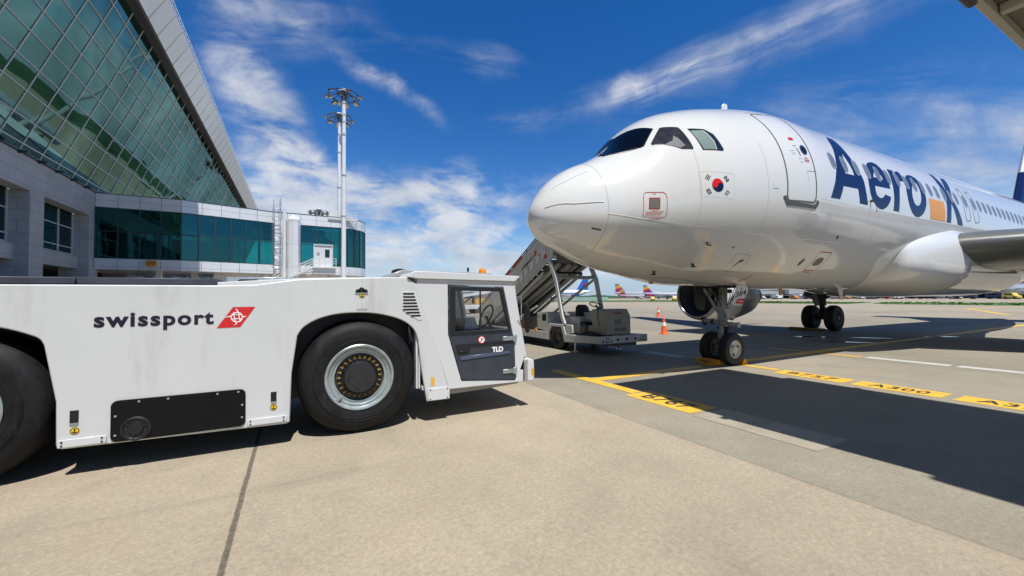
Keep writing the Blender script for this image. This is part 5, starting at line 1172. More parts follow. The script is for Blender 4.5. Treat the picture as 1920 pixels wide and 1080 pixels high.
b = MB(); b.box(-9.3, -3.0, 31.9, 36, 0, 3.74); b.build('lower_wall', clad, lk, smooth=0)
band('lower_cladding', [(-9.3, 31.88), (-3.0, 31.88)], .8, .1, 1.9, clad, .01, .02, .03); band('lower_cladding', [(-9.3, 31.88), (-3.0, 31.88)], .8, 1.93, 3.72, clad, .01, .02, .03)
b = MB(); b.box(-12.5, -12.2, 31, 31.3, 0, 3.74); b.box(-10.9, -10.5, 33, 33.4, 0, 3.74); b.box(-6, -5.6, 31.5, 31.9, 0, 3.74); b.build('support_column', clad, lk, smooth=0)
b = MB(); b.lathe([(.5, 0), (.5, 3.74)], (-.75, 33.9, 0), 'Z', 24); b.build('support_column', clad, lk)
b = MB(); b.cyl((-3.92, 30.72, 2.9), (-3.92, 30.72, 8.12), .47, n=8); b.cyl((-3.92, 30.72, 8.12), (-3.92, 30.72, 8.56), .47, .02, n=8); b.build('duct', clad, lk, smooth=0)
b = MB()
for z in (4.3, 6.1, 7.95): b.cyl((-3.92, 30.72, z), (-3.92, 30.72, z + .03), .477, n=8)
b.build('duct_seam', mull, lk)
b = MB(); b.cyl((-4.56, 30.55, 0), (-4.56, 30.55, 8.85), .13, n=16); b.build('downpipe', clad, lk)
b = MB()
for x in (-5.28, -4.86): b.tube([(x, 30.25, 3.0), (x, 30.25, 9.5)] + ([(x + .05, 30.4, 9.62), (x + .05, 30.9, 9.5), (x + .05, 31.0, 8.7)] if x > -5 else [(x, 30.4, 9.45)]), .022, 6)
for i in range(20): b.cyl((-5.28, 30.25, 3.2 + i * .31), (-4.86, 30.25, 3.2 + i * .31), .014, n=6)
for i in range(7): b.tube([(-5.28, 30.25, 4.2 + i * .75), (-5.36, 30.0, 4.2 + i * .75), (-5.2, 29.75, 4.2 + i * .75), (-4.95, 29.75, 4.2 + i * .75), (-4.78, 30.0, 4.2 + i * .75), (-4.86, 30.25, 4.2 + i * .75)], .02, 5)
for x, y in ((-5.36, 30.0), (-4.78, 30.0), (-5.2, 29.75), (-4.95, 29.75)): b.tube([(x, y, 4.2), (x, y, 8.7)], .013, 5)
b.build('ladder', alu, lk)
b = MB(); b.box(-2.40, -1.07, 30.92, 30.98, 4.40, 6.15); dd = b.build('door', white_clean, lk, bevel=.01)
b = MB(); b.box(-2.47, -2.40, 30.86, 30.98, 4.40, 6.22); b.box(-1.07, -1.0, 30.86, 30.98, 4.40, 6.22); b.box(-2.47, -1.0, 30.85, 30.99, 6.16, 6.26); b.box(-1.742, -1.730, 30.912, 30.918, 4.42, 6.15); b.build('door_frame', mull, dd)
b = MB(); b.box(-1.60, -1.25, 30.90, 30.915, 5.2, 5.85); b.build('door_glass', glass_dark, dd)
b = MB(); b.box(-2.22, -2.0, 30.905, 30.915, 5.52, 5.58); b.build('door_notice', red_film, dd); b = MB(); b.box(-2.22, -2.0, 30.905, 30.915, 5.36, 5.42); b.build('door_notice', mat('blue_notice', (.02, .12, .45), .4), dd)
b = MB(); b.box(-2.55, -.80, 29.8, 30.9, 4.22, 4.36); b.box(-2.5, -.9, 30.0, 30.9, 3.76, 4.22); b.build('balcony', clad, lk, bevel=.01)
b = MB()
for x in (-2.5, -2.05, -1.6, -1.15, -.83): b.cyl((x, 29.84, 4.36), (x, 29.84, 5.0), .018, n=6)
for z in (4.6, 4.8, 5.0): b.tube([(-2.52, 29.84, z), (-.82, 29.84, z), (-.82, 30.85, z)], .018, 6)
b.build('balcony_rail', white_clean, lk)
b = MB(); b.add([(-2.5, 29.84, 4.34), (-5.3, 29.84, 2.94), (-5.3, 29.84, 2.78), (-2.5, 29.84, 4.18), (-2.5, 29.9, 4.34), (-5.3, 29.9, 2.94), (-5.3, 29.9, 2.78), (-2.5, 29.9, 4.18)], [(0, 1, 2, 3), (4, 7, 6, 5), (0, 4, 5, 1), (3, 2, 6, 7), (1, 5, 6, 2)]); 
b.add([(p[0], p[1] + .85, p[2]) for p in [(-2.5, 29.84, 4.34), (-5.3, 29.84, 2.94), (-5.3, 29.84, 2.78), (-2.5, 29.84, 4.18), (-2.5, 29.9, 4.34), (-5.3, 29.9, 2.94), (-5.3, 29.9, 2.78), (-2.5, 29.9, 4.18)]], [(0, 1, 2, 3), (4, 7, 6, 5), (0, 4, 5, 1), (3, 2, 6, 7), (1, 5, 6, 2)])
for i in range(13): x = -2.55 - i * .225; b.box(x - .2, x, 29.9, 30.68, 4.25 - i * .1125, 4.28 - i * .1125)
for y in (29.87, 30.72):
    for dz in (.35, .55, .75): b.tube([(-2.5, y, 4.34 + dz - .1), (-5.3, y, 2.94 + dz - .1)], .018, 6)
    for i in range(6): x = -2.5 - i * .56; b.cyl((x, y, 4.3 - i * .28), (x, y, 5.0 - i * .28), .018, n=6)
b.build('escape_stair', white_clean, lk)
b = MB()
for i in range(6): x = -1.3 + i * .44; b.cyl((x, 31.2, 8.6), (x, 31.2, 9.15), .02, n=6)
for z in (8.75, 8.95, 9.14): b.tube([(-1.3, 31.2, z), (.9, 31.2, z), (1.1, 32.4, z)], .018, 6)
b.box(-1.4, 1.0, 31.05, 31.3, 8.45, 8.62); b.build('roof_rail', white_clean, lk)
b = MB(); b.box(-12.60, -12.04, 29.16, 29.165 + .1, 4.02, 4.38); sg = b.build('gate_sign', mat('sign_yellow', (.70, .30, .01), .4), lk)
v3, f3 = text2d('117', offset=.02); sheet('gate_number', ([(-12.51 + a * .38, 4.09 + c * .21) for a, c in v3], f3), lambda a, c: (a, 29.157, c), black_film, sg)
rebase(lk, (-5, 32, 0))
# low link farther along the terminal, white roof line seen past the rotunda
ob = thing('low_roof', 'low white roof edge beyond the round gate building', 'building', (8, 60, 0))
b = MB(); b.box(-2.9, 4.2, 0, 2.4, 2.5, 2.75); b.build('roof', clad, ob); b = MB()
for x in (-2.5, .5, 3.8): b.cyl((x, 1.2, 0), (x, 1.2, 2.5), .15)
b.build('post', clad, ob)
# ---------------------------------------------------------------- high-mast lights
def mast(name, loc, H, r0, r1, label, yaw=0.0, full=True, lampn=12):
    t = thing(name, label, 'light mast', loc, yaw, 'high mast lights of the apron')
    b = MB(); b.cyl((0, 0, 0), (0, 0, H * .45), r0, (r0 + r1) / 2, n=20); b.cyl((0, 0, H * .45), (0, 0, H - .3), (r0 + r1) / 2 * .97, r1, n=20)
    b.build('mast_pole', galv_pole, t)
    b = MB()
    for k in range(3): z = H * (.45 + .18 * k); b.cyl((0, 0, z), (0, 0, z + .12), r0 * 1.05, n=20)
    b.build('pole_joint', mull, t)
    s = r0 / .19 * .86
    b = MB()
    for R_, z in ((.95 * s, H - .55 * s), (1.35 * s, H - .35 * s), (.6 * s, H - .2 * s)): b.tube([(R_ * math.cos(R(a)), R_ * math.sin(R(a)), z) for a in range(0, 360, 20)], .035 * s, 6, closed=True)
    for k in range(8):
        a = R(k * 45 + 10); c, q = math.cos(a), math.sin(a); b.tube([(.18 * c * s, .18 * q * s, H - .1 * s), (.6 * c * s, .6 * q * s, H - .2 * s), (.95 * c * s, .95 * q * s, H - .55 * s), (1.35 * c * s, 1.35 * q * s, H - .35 * s)], .03 * s, 6)
    b.cyl((0, 0, H - .8 * s), (0, 0, H), .24 * s, n=12); b.build('lamp_frame', gear_dark, t)
    for k in range(lampn):
        a = 2 * math.pi * (k + .35) / lampn; R_ = (1.5 if k % 2 else 1.15) * s; z = H - (.45 if k % 2 else .75) * s
        rot = Matrix.Rotation(a, 3, 'Z') @ Matrix.Rotation(R(24), 3, 'Y')
        b = MB(); b.cbox((0, 0, 0), (.46 * s, .36 * s, .14 * s)); b.cbox((-.1 * s, 0, .1 * s), (.2 * s, .2 * s, .1 * s))
        b.v = [tuple(rot @ Vector(v) + Vector((R_ * math.cos(a), R_ * math.sin(a), z))) for v in b.v]; fl = b.build('floodlight', lamp_body, t, bevel=.01)
        b = MB(); b.cbox((0, 0, -.078 * s), (.40 * s, .30 * s, .012)); b.v = [tuple(rot @ Vector(v) + Vector((R_ * math.cos(a), R_ * math.sin(a), z))) for v in b.v]; b.build('lens', lamp_lens, fl)
    b = MB(); b.lathe([(.42 * s, H + .02 * s), (.40 * s, H + .14 * s), (.25 * s, H + .26 * s), (.01, H + .31 * s)], (0, 0, 0), 'Z', 24); b.build('mast_cap', white_clean, t)
    return t
galv_pole = mat('pole_grey', (.74, .75, .76), .4, .0, var=(1.2, .06)); lamp_body = mat('lamp_body', (.10, .11, .12), .4, .4); lamp_lens = mat('lamp_lens', (.62, .60, .52), .25)
mast('light_mast', (-.25, 29.95, 0), 19.0, .20, .155, 'nearer and taller pale light mast in front of the round gate building')
mast('light_mast', (1.38, 52.7, 0), 26.6, .26, .19, 'farther light mast with twin-looking pole just left of the tall one', .4)
mast('light_mast', (.7, 92.6, 0), 21.6, .30, .24, 'small distant light mast showing only its lamps over the gate roof', .8)
# ---------------------------------------------------------------- passenger stairs truck
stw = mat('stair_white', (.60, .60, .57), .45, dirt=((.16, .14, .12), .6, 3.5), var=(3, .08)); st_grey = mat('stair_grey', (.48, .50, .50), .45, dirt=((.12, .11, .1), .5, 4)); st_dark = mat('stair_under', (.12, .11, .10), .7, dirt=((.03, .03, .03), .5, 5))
stt = thing('stairs_truck', 'white passenger stairs truck with raised stairs behind the jet nose', 'stairs truck', (0, 0, 0))
XL, XR = 3.50, 5.20
def gtop(y): return 3.63 - .487 * (y - 5.39)
for x0, x1 in ((XL, XL + .05), (XR - .05, XR)):
    b = MB(); b.prism([(4.55, 2.94), (4.55, 4.04), (5.39, 3.63), (10.45, 1.17), (10.5, .95), (10.3, .36), (9.6, .50)], x0, x1, 'YZ'); p = b.build('side_panel', st_grey, stt, bevel=.006)
    b = MB(); xo = x0 - .026 if x0 == XL else x1 + .014
    for i in range(14):
        y = 5.0 + i * .38; z = gtop(y) - .80
        b.prism([(y, z + .02), (y + .2, z - .08), (y + .2, z + .17), (y, z + .27)], xo, xo + .026, 'YZ')
    for d in (.12, .50): b.prism([(4.6, gtop(4.6) - d), (10.2, gtop(10.2) - d), (10.2, gtop(10.2) - d - .05), (4.6, gtop(4.6) - d - .05)], xo, xo + .012, 'YZ')
    b.build('panel_rib', stw, p, bevel=.004)
    b = MB(); xc = (x0 + x1) / 2
    for d in (.06, .15): b.tube([(xc, 10.3, gtop(10.3) + d), (xc, 4.6, gtop(4.6) + d), (xc, 4.5, gtop(4.5) + d)], .022, 8)
    for i in range(8): y = 4.7 + i * .78; b.cyl((xc, y, gtop(y) - .02), (xc, y, gtop(y) + .15), .014, n=6)
    b.build('handrail', black_plastic, p)
    b = MB()
    for a, c in ((6.6, 7.3), (7.5, 7.9)): b.prism([(a, gtop(a) + .02), (c, gtop(c) + .02), (c, gtop(c) + .10), (a, gtop(a) + .10)], x0 - .004, x1 + .004, 'YZ')
    b.build('warning_tape', red_film, p)
v3, f3 = text2d('swissport', offset=.045, spacing=1.1, shear=0)
sheet('lettering', (v3, f3), lambda a, c: (XL - .03, 6.55 - a * .80, gtop(6.55 - a * .80) - .50 + c * .15), black_film, stt)
sheet('emblem', quad((0, 0), (.8, 0), (1, 1), (.2, 1)), lambda a, c: (XL - .03, 5.68 - a * .13, gtop(5.68 - a * .15) - .50 + c * .20), red_film, stt)
b = MB()
for i in range(18):
    y = 4.75 + i * .315; z = gtop(y) - .93; b.box(XL + .05, XR - .05, y - .02, y + .29, z, z + .03); b.box(XL + .05, XR - .05, y - .02, y, z - .13, z)
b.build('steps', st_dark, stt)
b = MB()
for x in (XL + .30, XL + .72, XR - .72, XR - .30): b.prism([(4.6, 2.66), (4.6, 2.78), (9.8, .50), (9.8, .38)], x - .05, x + .05, 'YZ')
b.prism([(5.2, 2.40), (5.2, 2.50), (8.9, .75), (8.9, .62)], XL + .02, XL + .10, 'YZ'); b.prism([(5.2, 2.40), (5.2, 2.50), (8.9, .75), (8.9, .62)], XR - .10, XR - .02, 'YZ'); b.build('stringer', st_grey, stt, bevel=.006)
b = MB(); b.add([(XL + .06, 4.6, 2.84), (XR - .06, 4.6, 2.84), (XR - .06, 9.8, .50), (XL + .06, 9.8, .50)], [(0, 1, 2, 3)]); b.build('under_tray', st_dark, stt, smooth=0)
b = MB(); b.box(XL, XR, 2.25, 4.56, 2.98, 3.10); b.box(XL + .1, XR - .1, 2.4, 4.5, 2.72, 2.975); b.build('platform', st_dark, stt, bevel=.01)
b = MB()
for x in (XL + .03, XR - .03):
    for z in (3.6, 4.1): b.tube([(x, 4.56, z), (x, 2.3, z)], .025)
    for y in (4.5, 3.4, 2.3): b.cyl((x, y, 3.1), (x, y, 4.1), .02, n=8)
b.build('platform_rail', stw, stt)
b = MB()
for i in range(5): x = XL + .25 + i * .3; b.tube([(x, 2.6, 2.70), (x, 4.4, 2.72)], .03, 6)
b.tube([(XL + .2, 3.2, 2.66), (XR - .2, 3.6, 2.60)], .05); b.tube([(XL + .3, 4.9, 2.45), (XR - .3, 4.9, 2.45)], .045, 8); b.build('lift_ram', gear_dark, stt)
legm = mat('leg_white', (.66, .67, .66), .4, dirt=((.2, .18, .16), .4, 5))
for x in (XL + .05, XR - .05):
    b = MB(); pts = [(x, 4.98, 2.98), (x, 4.83, 2.86), (x, 4.45, 2.22), (x, 4.14, 1.06), (x, 4.0, .80)]
    vs = []
    for i, p in enumerate(pts):
        d = Vector(pts[min(i + 1, 4)]) - Vector(pts[max(i - 1, 0)]); d.normalize(); nn = Vector((0, -d.z, d.y)); w = (.05, .07, .075, .065, .055)[i]
        vs.append([Vector(p) + nn * w + Vector((.045, 0, 0)), Vector(p) + nn * w - Vector((.045, 0, 0)), Vector(p) - nn * w - Vector((.045, 0, 0)), Vector(p) - nn * w + Vector((.045, 0, 0))])
    b.loft(vs); lg = b.build('support_leg', legm, stt, smooth=20, bevel=.008)
    b = MB(); b.cyl((x - .07, 4.97, 2.98), (x + .07, 4.97, 2.98), .075, n=16); b.build('pivot', mat('pivot_red', (.35, .05, .02), .5), lg)
b = MB(); b.tube([(XL + .05, 4.52, 2.32), (XL + .25, 4.55, 2.28), (XR - .25, 4.55, 2.28), (XR - .05, 4.52, 2.32)], .06, 10); b.tube([(XR - .05, 4.50, 2.25), (XR - .05, 7.2, .95)], .045); b.tube([(XL + .05, 5.6, 1.35), (XL + .05, 7.3, .75)], .04); b.build('cross_bar', st_grey, stt)
# chassis
RAIL = [(2.34, .35), (2.34, .55), (3.90, .50), (4.04, .80), (4.84, .80), (4.98, .52), (10.2, .50), (10.2, .28), (4.86, .27), (4.82, .55), (4.70, .72), (4.16, .72), (4.04, .45), (3.98, .27)]
for x0, x1 in ((XL, XL + .05), (XR - .05, XR)):
    b = MB(); b.prism(RAIL, x0, x1, 'YZ'); b.build('chassis_side', stw, stt, bevel=.008)
b = MB(); b.box(XL - .02, XR + .02, 2.28, 2.338, .345, .555); bpr = b.build('front_bumper', stw, stt, bevel=.01)
for x, m_, w in ((3.72, 'lamp', .10), (4.10, 'slot', .07), (4.42, 'slot', .10), (4.74, 'slot', .08), (5.08, 'lamp', .10)):
    b = MB(); b.box(x - w / 2, x + w / 2, 2.268, 2.279, .39 if m_ == 'lamp' else .42, .51 if m_ == 'lamp' else .48); h_ = b.build('headlight' if m_ == 'lamp' else 'bumper_slot', black_plastic, bpr)
    if m_ == 'lamp': b = MB(); b.lathe([(.035, 2.266), (.001, 2.262)], (x, 0, .45), 'Y', 16); b.build('lamp_glass', seam_white, h_)
for x in (3.58, 3.86, 4.93): b = MB(); b.box(x - .03, x + .03, 2.27, 2.2785, .37, .46); b.build('amber_reflector', mat('amber_reflector', (.45, .22, .04), .5), bpr)
b = MB(); b.box(XL + .05, XR - .05, 2.34, 3.98, .46, .53); b.box(XL + .05, XR - .05, 4.86, 10.1, .44, .50); b.box(XL + .3, XR - .3, 2.4, 10.0, .25, .44); b.build('deck', st_dark, stt)
b = MB(); b.box(3.95, 5.05, 3.15, 4.35, .53, 1.10); b.box(3.72, 4.0, 3.5, 4.2, .54, 1.05); b.build('engine_cover', st_grey, stt, bevel=.015)
b = MB(); b.box(3.95, 5.0, 3.1, 4.45, 1.105, 1.17); b.build('cover_lid', st_grey, stt, bevel=.01)
b = MB(); b.prism([(4.95, .52), (4.95, 1.15), (5.62, 1.14), (5.62, .60)], XL + .04, XL + .75, 'YZ'); bxl = b.build('battery_box', stw, stt, bevel=.012)
b = MB(); b.box(XL + .030, XL + .038, 5.05, 5.28, .86, 1.08); b.build('box_window', dark_void, bxl); b = MB(); b.box(XL + .030, XL + .038, 5.40, 5.52, .95, 1.05); b.build('box_label', mat('label_tan', (.45, .30, .12), .5), bxl)
b = MB(); b.box(XL + .1, XR - .1, 5.7, 8.8, .52, .98); b.build('equipment_box', st_dark, stt, bevel=.02)
b = MB(); b.prism([(2.42, .56), (2.42, 1.08), (2.55, 1.28), (3.02, 1.28), (3.02, .56)], 3.80, 4.72, 'YZ'); con = b.build('driver_console', mat('console', (.33, .32, .28), .5, dirt=((.12, .1, .08), .5, 5)), stt, bevel=.02)
b = MB(); b.box(4.12, 4.35, 2.406, 2.416, .86, 1.0); b.build('console_plate', mat('plate_dull', (.2, .2, .17), .6), con)
v3, f3 = text2d('SR-3-009', offset=.02); sheet('fleet_number', ([(4.10 + a * .44, .67 + c * .095) for a, c in v3], f3), lambda a, c: (a, 2.414, c), black_film, con)
v3, f3 = merge(quad((0, .45), (.12, .95), (.85, .95), (.92, .45)), quad((.12, .38), (.95, .40), (1, .1), (.3, .05))); sheet('faded_mark', ([(4.15 + a * .30, 1.14 + c * .05) for a, c in v3], f3), lambda a, c: (a, 2.42 + (c - 1.08) * .65 - .008, c + .004), mat('mark_red', (.35, .03, .03), .5), con)
b = MB(); b.tube([(3.90 + .19 * math.cos(R(a)), 2.95 + .17 * math.sin(R(a)), 1.40 + .07 * math.sin(R(a))) for a in range(0, 360, 20)], .016, 6, closed=True); b.cyl((3.90, 2.95, 1.40), (3.92, 2.8, 1.2), .025); b.tube([(3.77, 2.7, 1.28), (3.68, 2.62, 1.1), (3.74, 2.6, .8)], .012); b.build('steering_wheel', black_plastic, stt)
b = MB()
ringsx = []
for z, w, d, y in ((.86, .22, .05, 3.62), (.95, .26, .07, 3.63), (1.15, .27, .08, 3.67), (1.32, .24, .07, 3.70), (1.40, .15, .05, 3.72)):
    ringsx.append([Vector((3.98 + w * math.cos(t), y + d * math.sin(t), z)) for t in [2 * math.pi * k / 20 for k in range(20)]])
b.loft(ringsx); ringsx = []
for z, w, d in ((.80, .24, .22), (.86, .25, .24), (.90, .22, .21)): ringsx.append([Vector((3.98 + w * math.cos(t), 3.42 + d * math.sin(t), z)) for t in [2 * math.pi * k / 20 for k in range(20)]])
b.loft(ringsx); b.cyl((3.98, 3.42, .53), (3.98, 3.42, .8), .05); b.build('driver_seat', black_plastic, stt)
b = MB(); b.cyl((4.05, 3.9, 1.17), (4.05, 3.9, 1.24), .06, n=12); b.build('beacon_base', black_plastic, stt); b = MB(); b.lathe([(.05, 1.24), (.05, 1.34), (.03, 1.40), (.001, 1.41)], (4.05, 3.9, 0), 'Z', 14); b.build('beacon', mat('beacon_red', (.3, .04, .02), .3), stt)
b = MB(); b.tube([(4.5, 3.7, 1.17), (4.55, 3.7, 1.25), (4.7, 3.7, 1.25), (4.72, 3.7, 1.17)], .03); b.box(4.35, 4.75, 3.6, 3.8, 1.17, 1.20); b.build('filler_cap', black_plastic, stt)
b = MB(); b.lathe([(.055, 0), (.06, -.02), (.001, -.03)], (3.62, 3.10, .70), 'Y', 14); b.build('side_lamp', mat('amber_dull', (.38, .12, .02), .3), stt)
b = MB(); b.prism([(3.6, .56), (3.6, .80), (3.95, .80), (3.95, .50)], XL + .02, XL + .35, 'YZ'); b.build('step_box', stw, stt, bevel=.01)
b = MB(); rn = random.Random(5)
for i in range(9):
    x, y = 3.65 + rn.random() * .55, 2.5 + rn.random() * .7; b.sphere((x, y, .56), .09 + rn.random() * .08, 10, 6, .5)
b.build('tarpaulin', mat('tarp', (.04, .04, .04), .8), stt)
for y, r_ in ((4.42, .38), (8.35, .38)):
    for x, f in ((XL + .16, -1), (XR - .16, 1)):
        b = MB(); b.lathe([(.20, -.09), (.24, -.115), (.33, -.12), (.37, -.09), (.38, 0), (.37, .09), (.33, .12), (.24, .115), (.20, .09)], (x, y, .38), 'X', 36); w_ = b.build('wheel', rubber, stt)
        b = MB(); b.lathe([(.20, f * .09), (.19, f * .05), (.12, f * .03), (.10, f * .07), (.001, f * .075)], (x, y, .38), 'X', 24); b.build('rim', gear_dark, w_)
for x in (XL + .1, XR - .15):
    b = MB(); b.cyl((x, 3.55 if x < 4 else 3.3, .3), (x, 3.55 if x < 4 else 3.3, .03), .03, n=10); b.cyl((x, 3.55 if x < 4 else 3.3, .0), (x, 3.55 if x < 4 else 3.3, .03), .08, n=14); b.build('stabiliser', alu, stt)
b = MB(); b.tube([(XL + .1, 6.5, 1.35), (XL - .1, 6.4, 1.42), (XL - .1, 6.02, 1.42), (XL - .1, 6.02, 1.30)], .02); b.tube([(XL + .1, 6.5, .75), (XL - .1, 6.05, .75)], .02); b.build('mirror_arm', gear_dark, stt)
b = MB(); rg = []
for dx, s_ in ((-.03, .7), (-.02, .95), (.02, 1), (.035, .9)): rg.append([Vector((XL - .12 + dx, 6.03 + .12 * s_ * math.cos(t), .90 + .50 * s_ * math.copysign(abs(math.sin(t)) ** .7, math.sin(t)))) for t in [2 * math.pi * k / 28 for k in range(28)]])
b.loft(rg); b.v = [tuple(Matrix.Rotation(R(38), 3, 'Z') @ (Vector(v) - Vector((XL - .12, 6.03, 0))) + Vector((XL - .12, 6.03, 0))) for v in b.v]; b.build('mirror', black_plastic, stt)
b = MB(); b.lathe([(.06, .0), (.055, .08), (.02, .11), (.001, .112)], (XL + .02, 5.65, .50), 'Z', 14); b.build('amber_lamp', mat('amber_dull', (.45, .17, .02), .3), stt)
rebase(stt, (4.35, 6, 0))
# ---------------------------------------------------------------- traffic cones
def cone(loc, label, H=.72):
    t = thing('traffic_cone', label, 'traffic cone', loc, 0, 'orange traffic cones')
    k = H / .72
    b = MB(); b.prism(rrect(-.19 * k, -.19 * k, .19 * k, .19 * k, .04, 3), .0, .025, 'XY'); b.v = [(a, c, d) for a, c, d in b.v]; b.build('cone_base', cone_orange, t, bevel=.006)
    b = MB(); b.lathe([(.145 * k, .025), (.125 * k, .05), (.095 * k, .36 * k)], (0, 0, 0), 'Z', 24); b.lathe([(.073 * k, .52 * k), (.035 * k, .70 * k), (.001, .72 * k)], (0, 0, 0), 'Z', 24); b.build('cone_body', cone_orange, t)
    b = MB(); b.lathe([(.0955 * k, .36 * k), (.0735 * k, .52 * k)], (0, 0, 0), 'Z', 24); b.build('white_band', cone_white, t)
cone((10.45, 6.35, 0), 'nearer orange cone with white band on the concrete beside the engine')
cone((23.2, 18.3, 0), 'farther orange cone with white band on the far concrete', .80)
cone((XL + .20, 6.66, .50), 'orange cone with white band standing on the rear deck of the stairs truck', .74)
# ---------------------------------------------------------------- overhead boarding bridge (casts the big shadow)
br_w = mat('bridge_panel', (.42, .40, .34), .5, var=(2, .08)); br_u = mat('bridge_under', (.20, .17, .13), .7, dirt=((.06, .05, .04), .6, 3))
jb = thing('boarding_bridge', 'brown underside edge of a boarding bridge hanging over the apron', 'boarding bridge', (0, 0, 0))
b = MB(); b.box(1.15, 4.60, -8.2, -5.0, 4.71, 7.0); b.build('cab_box', br_w, jb, bevel=.04)
b = MB(); b.box(1.10, 4.66, -8.3, -4.99, 4.62, 4.70); b.build('cab_floor', br_u, jb, bevel=.02)
b = MB(); b.box(1.05, 4.72, -5.02, -4.95, 4.50, 4.615)
for x in (2.7, 3.75, 4.55): b.box(x, x + .10, -8.2, -5.03, 4.52, 4.615)
for y in (-5.6, -6.2, -6.9): b.box(1.2, 4.6, y, y + .06, 4.55, 4.617)
b.build('floor_beam', br_w, jb, bevel=.01)
b = MB(); b.cyl((1.75, -4.95, 4.52), (2.22, -4.95, 4.52), .05, n=14); b.build('bumper_roll', black_plastic, jb)
b = MB(); b.prism([(-4.995, 5.4), (-4.995, 7.35), (-3.75, 7.05), (-3.75, 6.9), (-4.5, 6.6), (-4.9, 6.3)], 1.25, 4.45, 'YZ'); b.build('canopy', black_plastic, jb)
b = MB(); b.prism([(-8.2, 4.9), (-8.2, 7.2), (-40, 7.6), (-40, 5.2)], .90, 4.65, 'YZ'); b.build('tunnel', br_w, jb, bevel=.03)
b = MB(); b.box(1.6, 4.0, -22, -21, 0.6, 5.0); b.cyl((1.5, -21.5, .6), (2.0, -21.5, .6), .6, n=24); b.cyl((3.6, -21.5, .6), (4.1, -21.5, .6), .6, n=24); b.build('drive_column', br_u, jb, bevel=.02)
rebase(jb, (2.9, -21.5, 0))
# ---------------------------------------------------------------- distant aircraft
def far_jet(name, label, loc, yaw, L, fin, body=(.34, .36, .39), belly=None, group='distant parked airliners', band=None, mark=None, wing_c=(.5, .52, .54)):
    s = L / 37.0; r = 2.05 * s * (1.0 if L < 45 else 1.12)
    t = thing(name, label, 'airplane', loc, yaw, group); H = 3.6 * s
    bm_ = mat('far_body', body, .3, coat=.1); prof = [(0.01, .0), (.45, .10), (.8, .35), (.95, .7), (1, 1.1)]
    def rg(x, k, dz, n=28): return [Vector((x * s, r * k * math.cos(a), H + dz * s + r * k * math.sin(a))) for a in [2 * math.pi * i / n for i in range(n)]]
    xs = [(0, .02, -.5), (.4, .35, -.42), (1.2, .62, -.25), (2.5, .85, -.1), (4.5, .98, 0), (6, 1, 0), (15, 1, 0), (24, 1, 0), (28, .88, .25), (32, .6, .8), (35, .34, 1.25), (37, .08, 1.6)]
    b = MB(); b.loft([rg(*q) for q in xs]); b.build('fuselage', bm_, t, smooth=60)
    if band:
        b = MB(); 
        for sg in (-1, 1):
            for x0, x1 in band[1]:
                b.add([(x0 * s, sg * r * 1.012 * math.cos(R(a)), H + r * 1.012 * math.sin(R(a))) for a in (-28, 0, 22)] + [(x1 * s, sg * r * 1.012 * math.cos(R(a)), H + r * 1.012 * math.sin(R(a))) for a in (-28, 0, 22)], [(0, 1, 4, 3), (1, 2, 5, 4)])
        b.build('body_band', mat('band', band[0], .4), t, smooth=0)
    for sg in (-1, 1):
        b = MB(); b.loft([[Vector(((x + u * c) * s, sg * y * s, (H / s - 1.0 + y * .08) * s + w * c * s)) for u, w in foil(8, .11)] for y, x, c in ((1.4, 12, 6.5), (6, 15, 4), (17, 21, 1.4))]); b.build('wing', mat('far_wing', wing_c, .4), t)
        b = MB(); b.loft([[Vector(((x + u * c) * s, sg * y * s, H + 1.0 * s + w * c * s)) for u, w in foil(8, .1)] for y, x, c in ((.3, 32, 3.8), (6, 35, 1.4))]); b.build('tailplane', mat('far_wing', wing_c, .4), t)
        b = MB(); b.lathe([(.85 * s, 0), (1.1 * s, .3 * s), (1.15 * s, 1.6 * s), (.8 * s, 3.6 * s), (.3 * s, 4.2 * s)], (10.8 * s, sg * 5.8 * s, H - 2.0 * s), 'X', 20); e_ = b.build('engine', mat('far_eng', (.4, .42, .45), .35), t); b = MB(); b.lathe([(.84 * s, .05 * s), (.001, .5 * s)], (10.8 * s, sg * 5.8 * s, H - 2.0 * s), 'X', 20); b.build('inlet', dark_void, e_)
    for y in (-3.6, 3.6, 0):
        x = (5 if y == 0 else 17.5) * s; b = MB(); b.cyl((x, y * s, .5 * s), (x, y * s, H - r * .7), .16 * s); 
        for d in (-.4, .4): b.cyl((x, (y + d) * s - .15 * s, .55 * s), (x, (y + d) * s + .15 * s, .55 * s), .55 * s, n=20)
        b.build('landing_gear', gear_dark, t)
    # fin, in slanted colour fields
    zb = H + r * .75; zt = 11.8 * s
    n = len(fin)
    for i, (c, f0, f1) in enumerate(fin):
        def sec(f):
            return [Vector(((28.5 + 4.9 * g + u * (7.4 - 4.6 * g)) * s, w * (7.4 - 4.6 * g) * s, zb + (zt - zb) * g)) for u, w, g in [(u, w, f - .9 * (u - .45) * f * (1 - f) * (1 if n > 1 else 0)) for u, w in foil(8, .085)]]
        b = MB(); b.loft([sec(f0), sec(f1)]); b.build('tail_fin', mat('fin_paint', c, .35), t)
    if mark:
        for sg in (-1, 1):
            vf = merge(*[ringv(0, 0, .55, .75, 20)] + [ribbon([(.65 * math.cos(R(a)), .65 * math.sin(R(a))), (1.0 * math.cos(R(a + 25)), 1.0 * math.sin(R(a + 25)))], .25) for a in range(0, 360, 60)] + [disc(0, 0, .3, 12)])
            sheet('fin_emblem', vf, lambda a, c: ((33.4 + a) * s, sg * .36 * s, (8.3 + c) * s), mat('mark_c', mark, .4), t)
    b = MB()
    for sg in (-1, 1):
        b.cbox((17.2 * s, sg * (r - .01), H + .35 * s), (22 * s, .06, .22 * s))
    b.build('window_band', glass_cab, t)
    return t
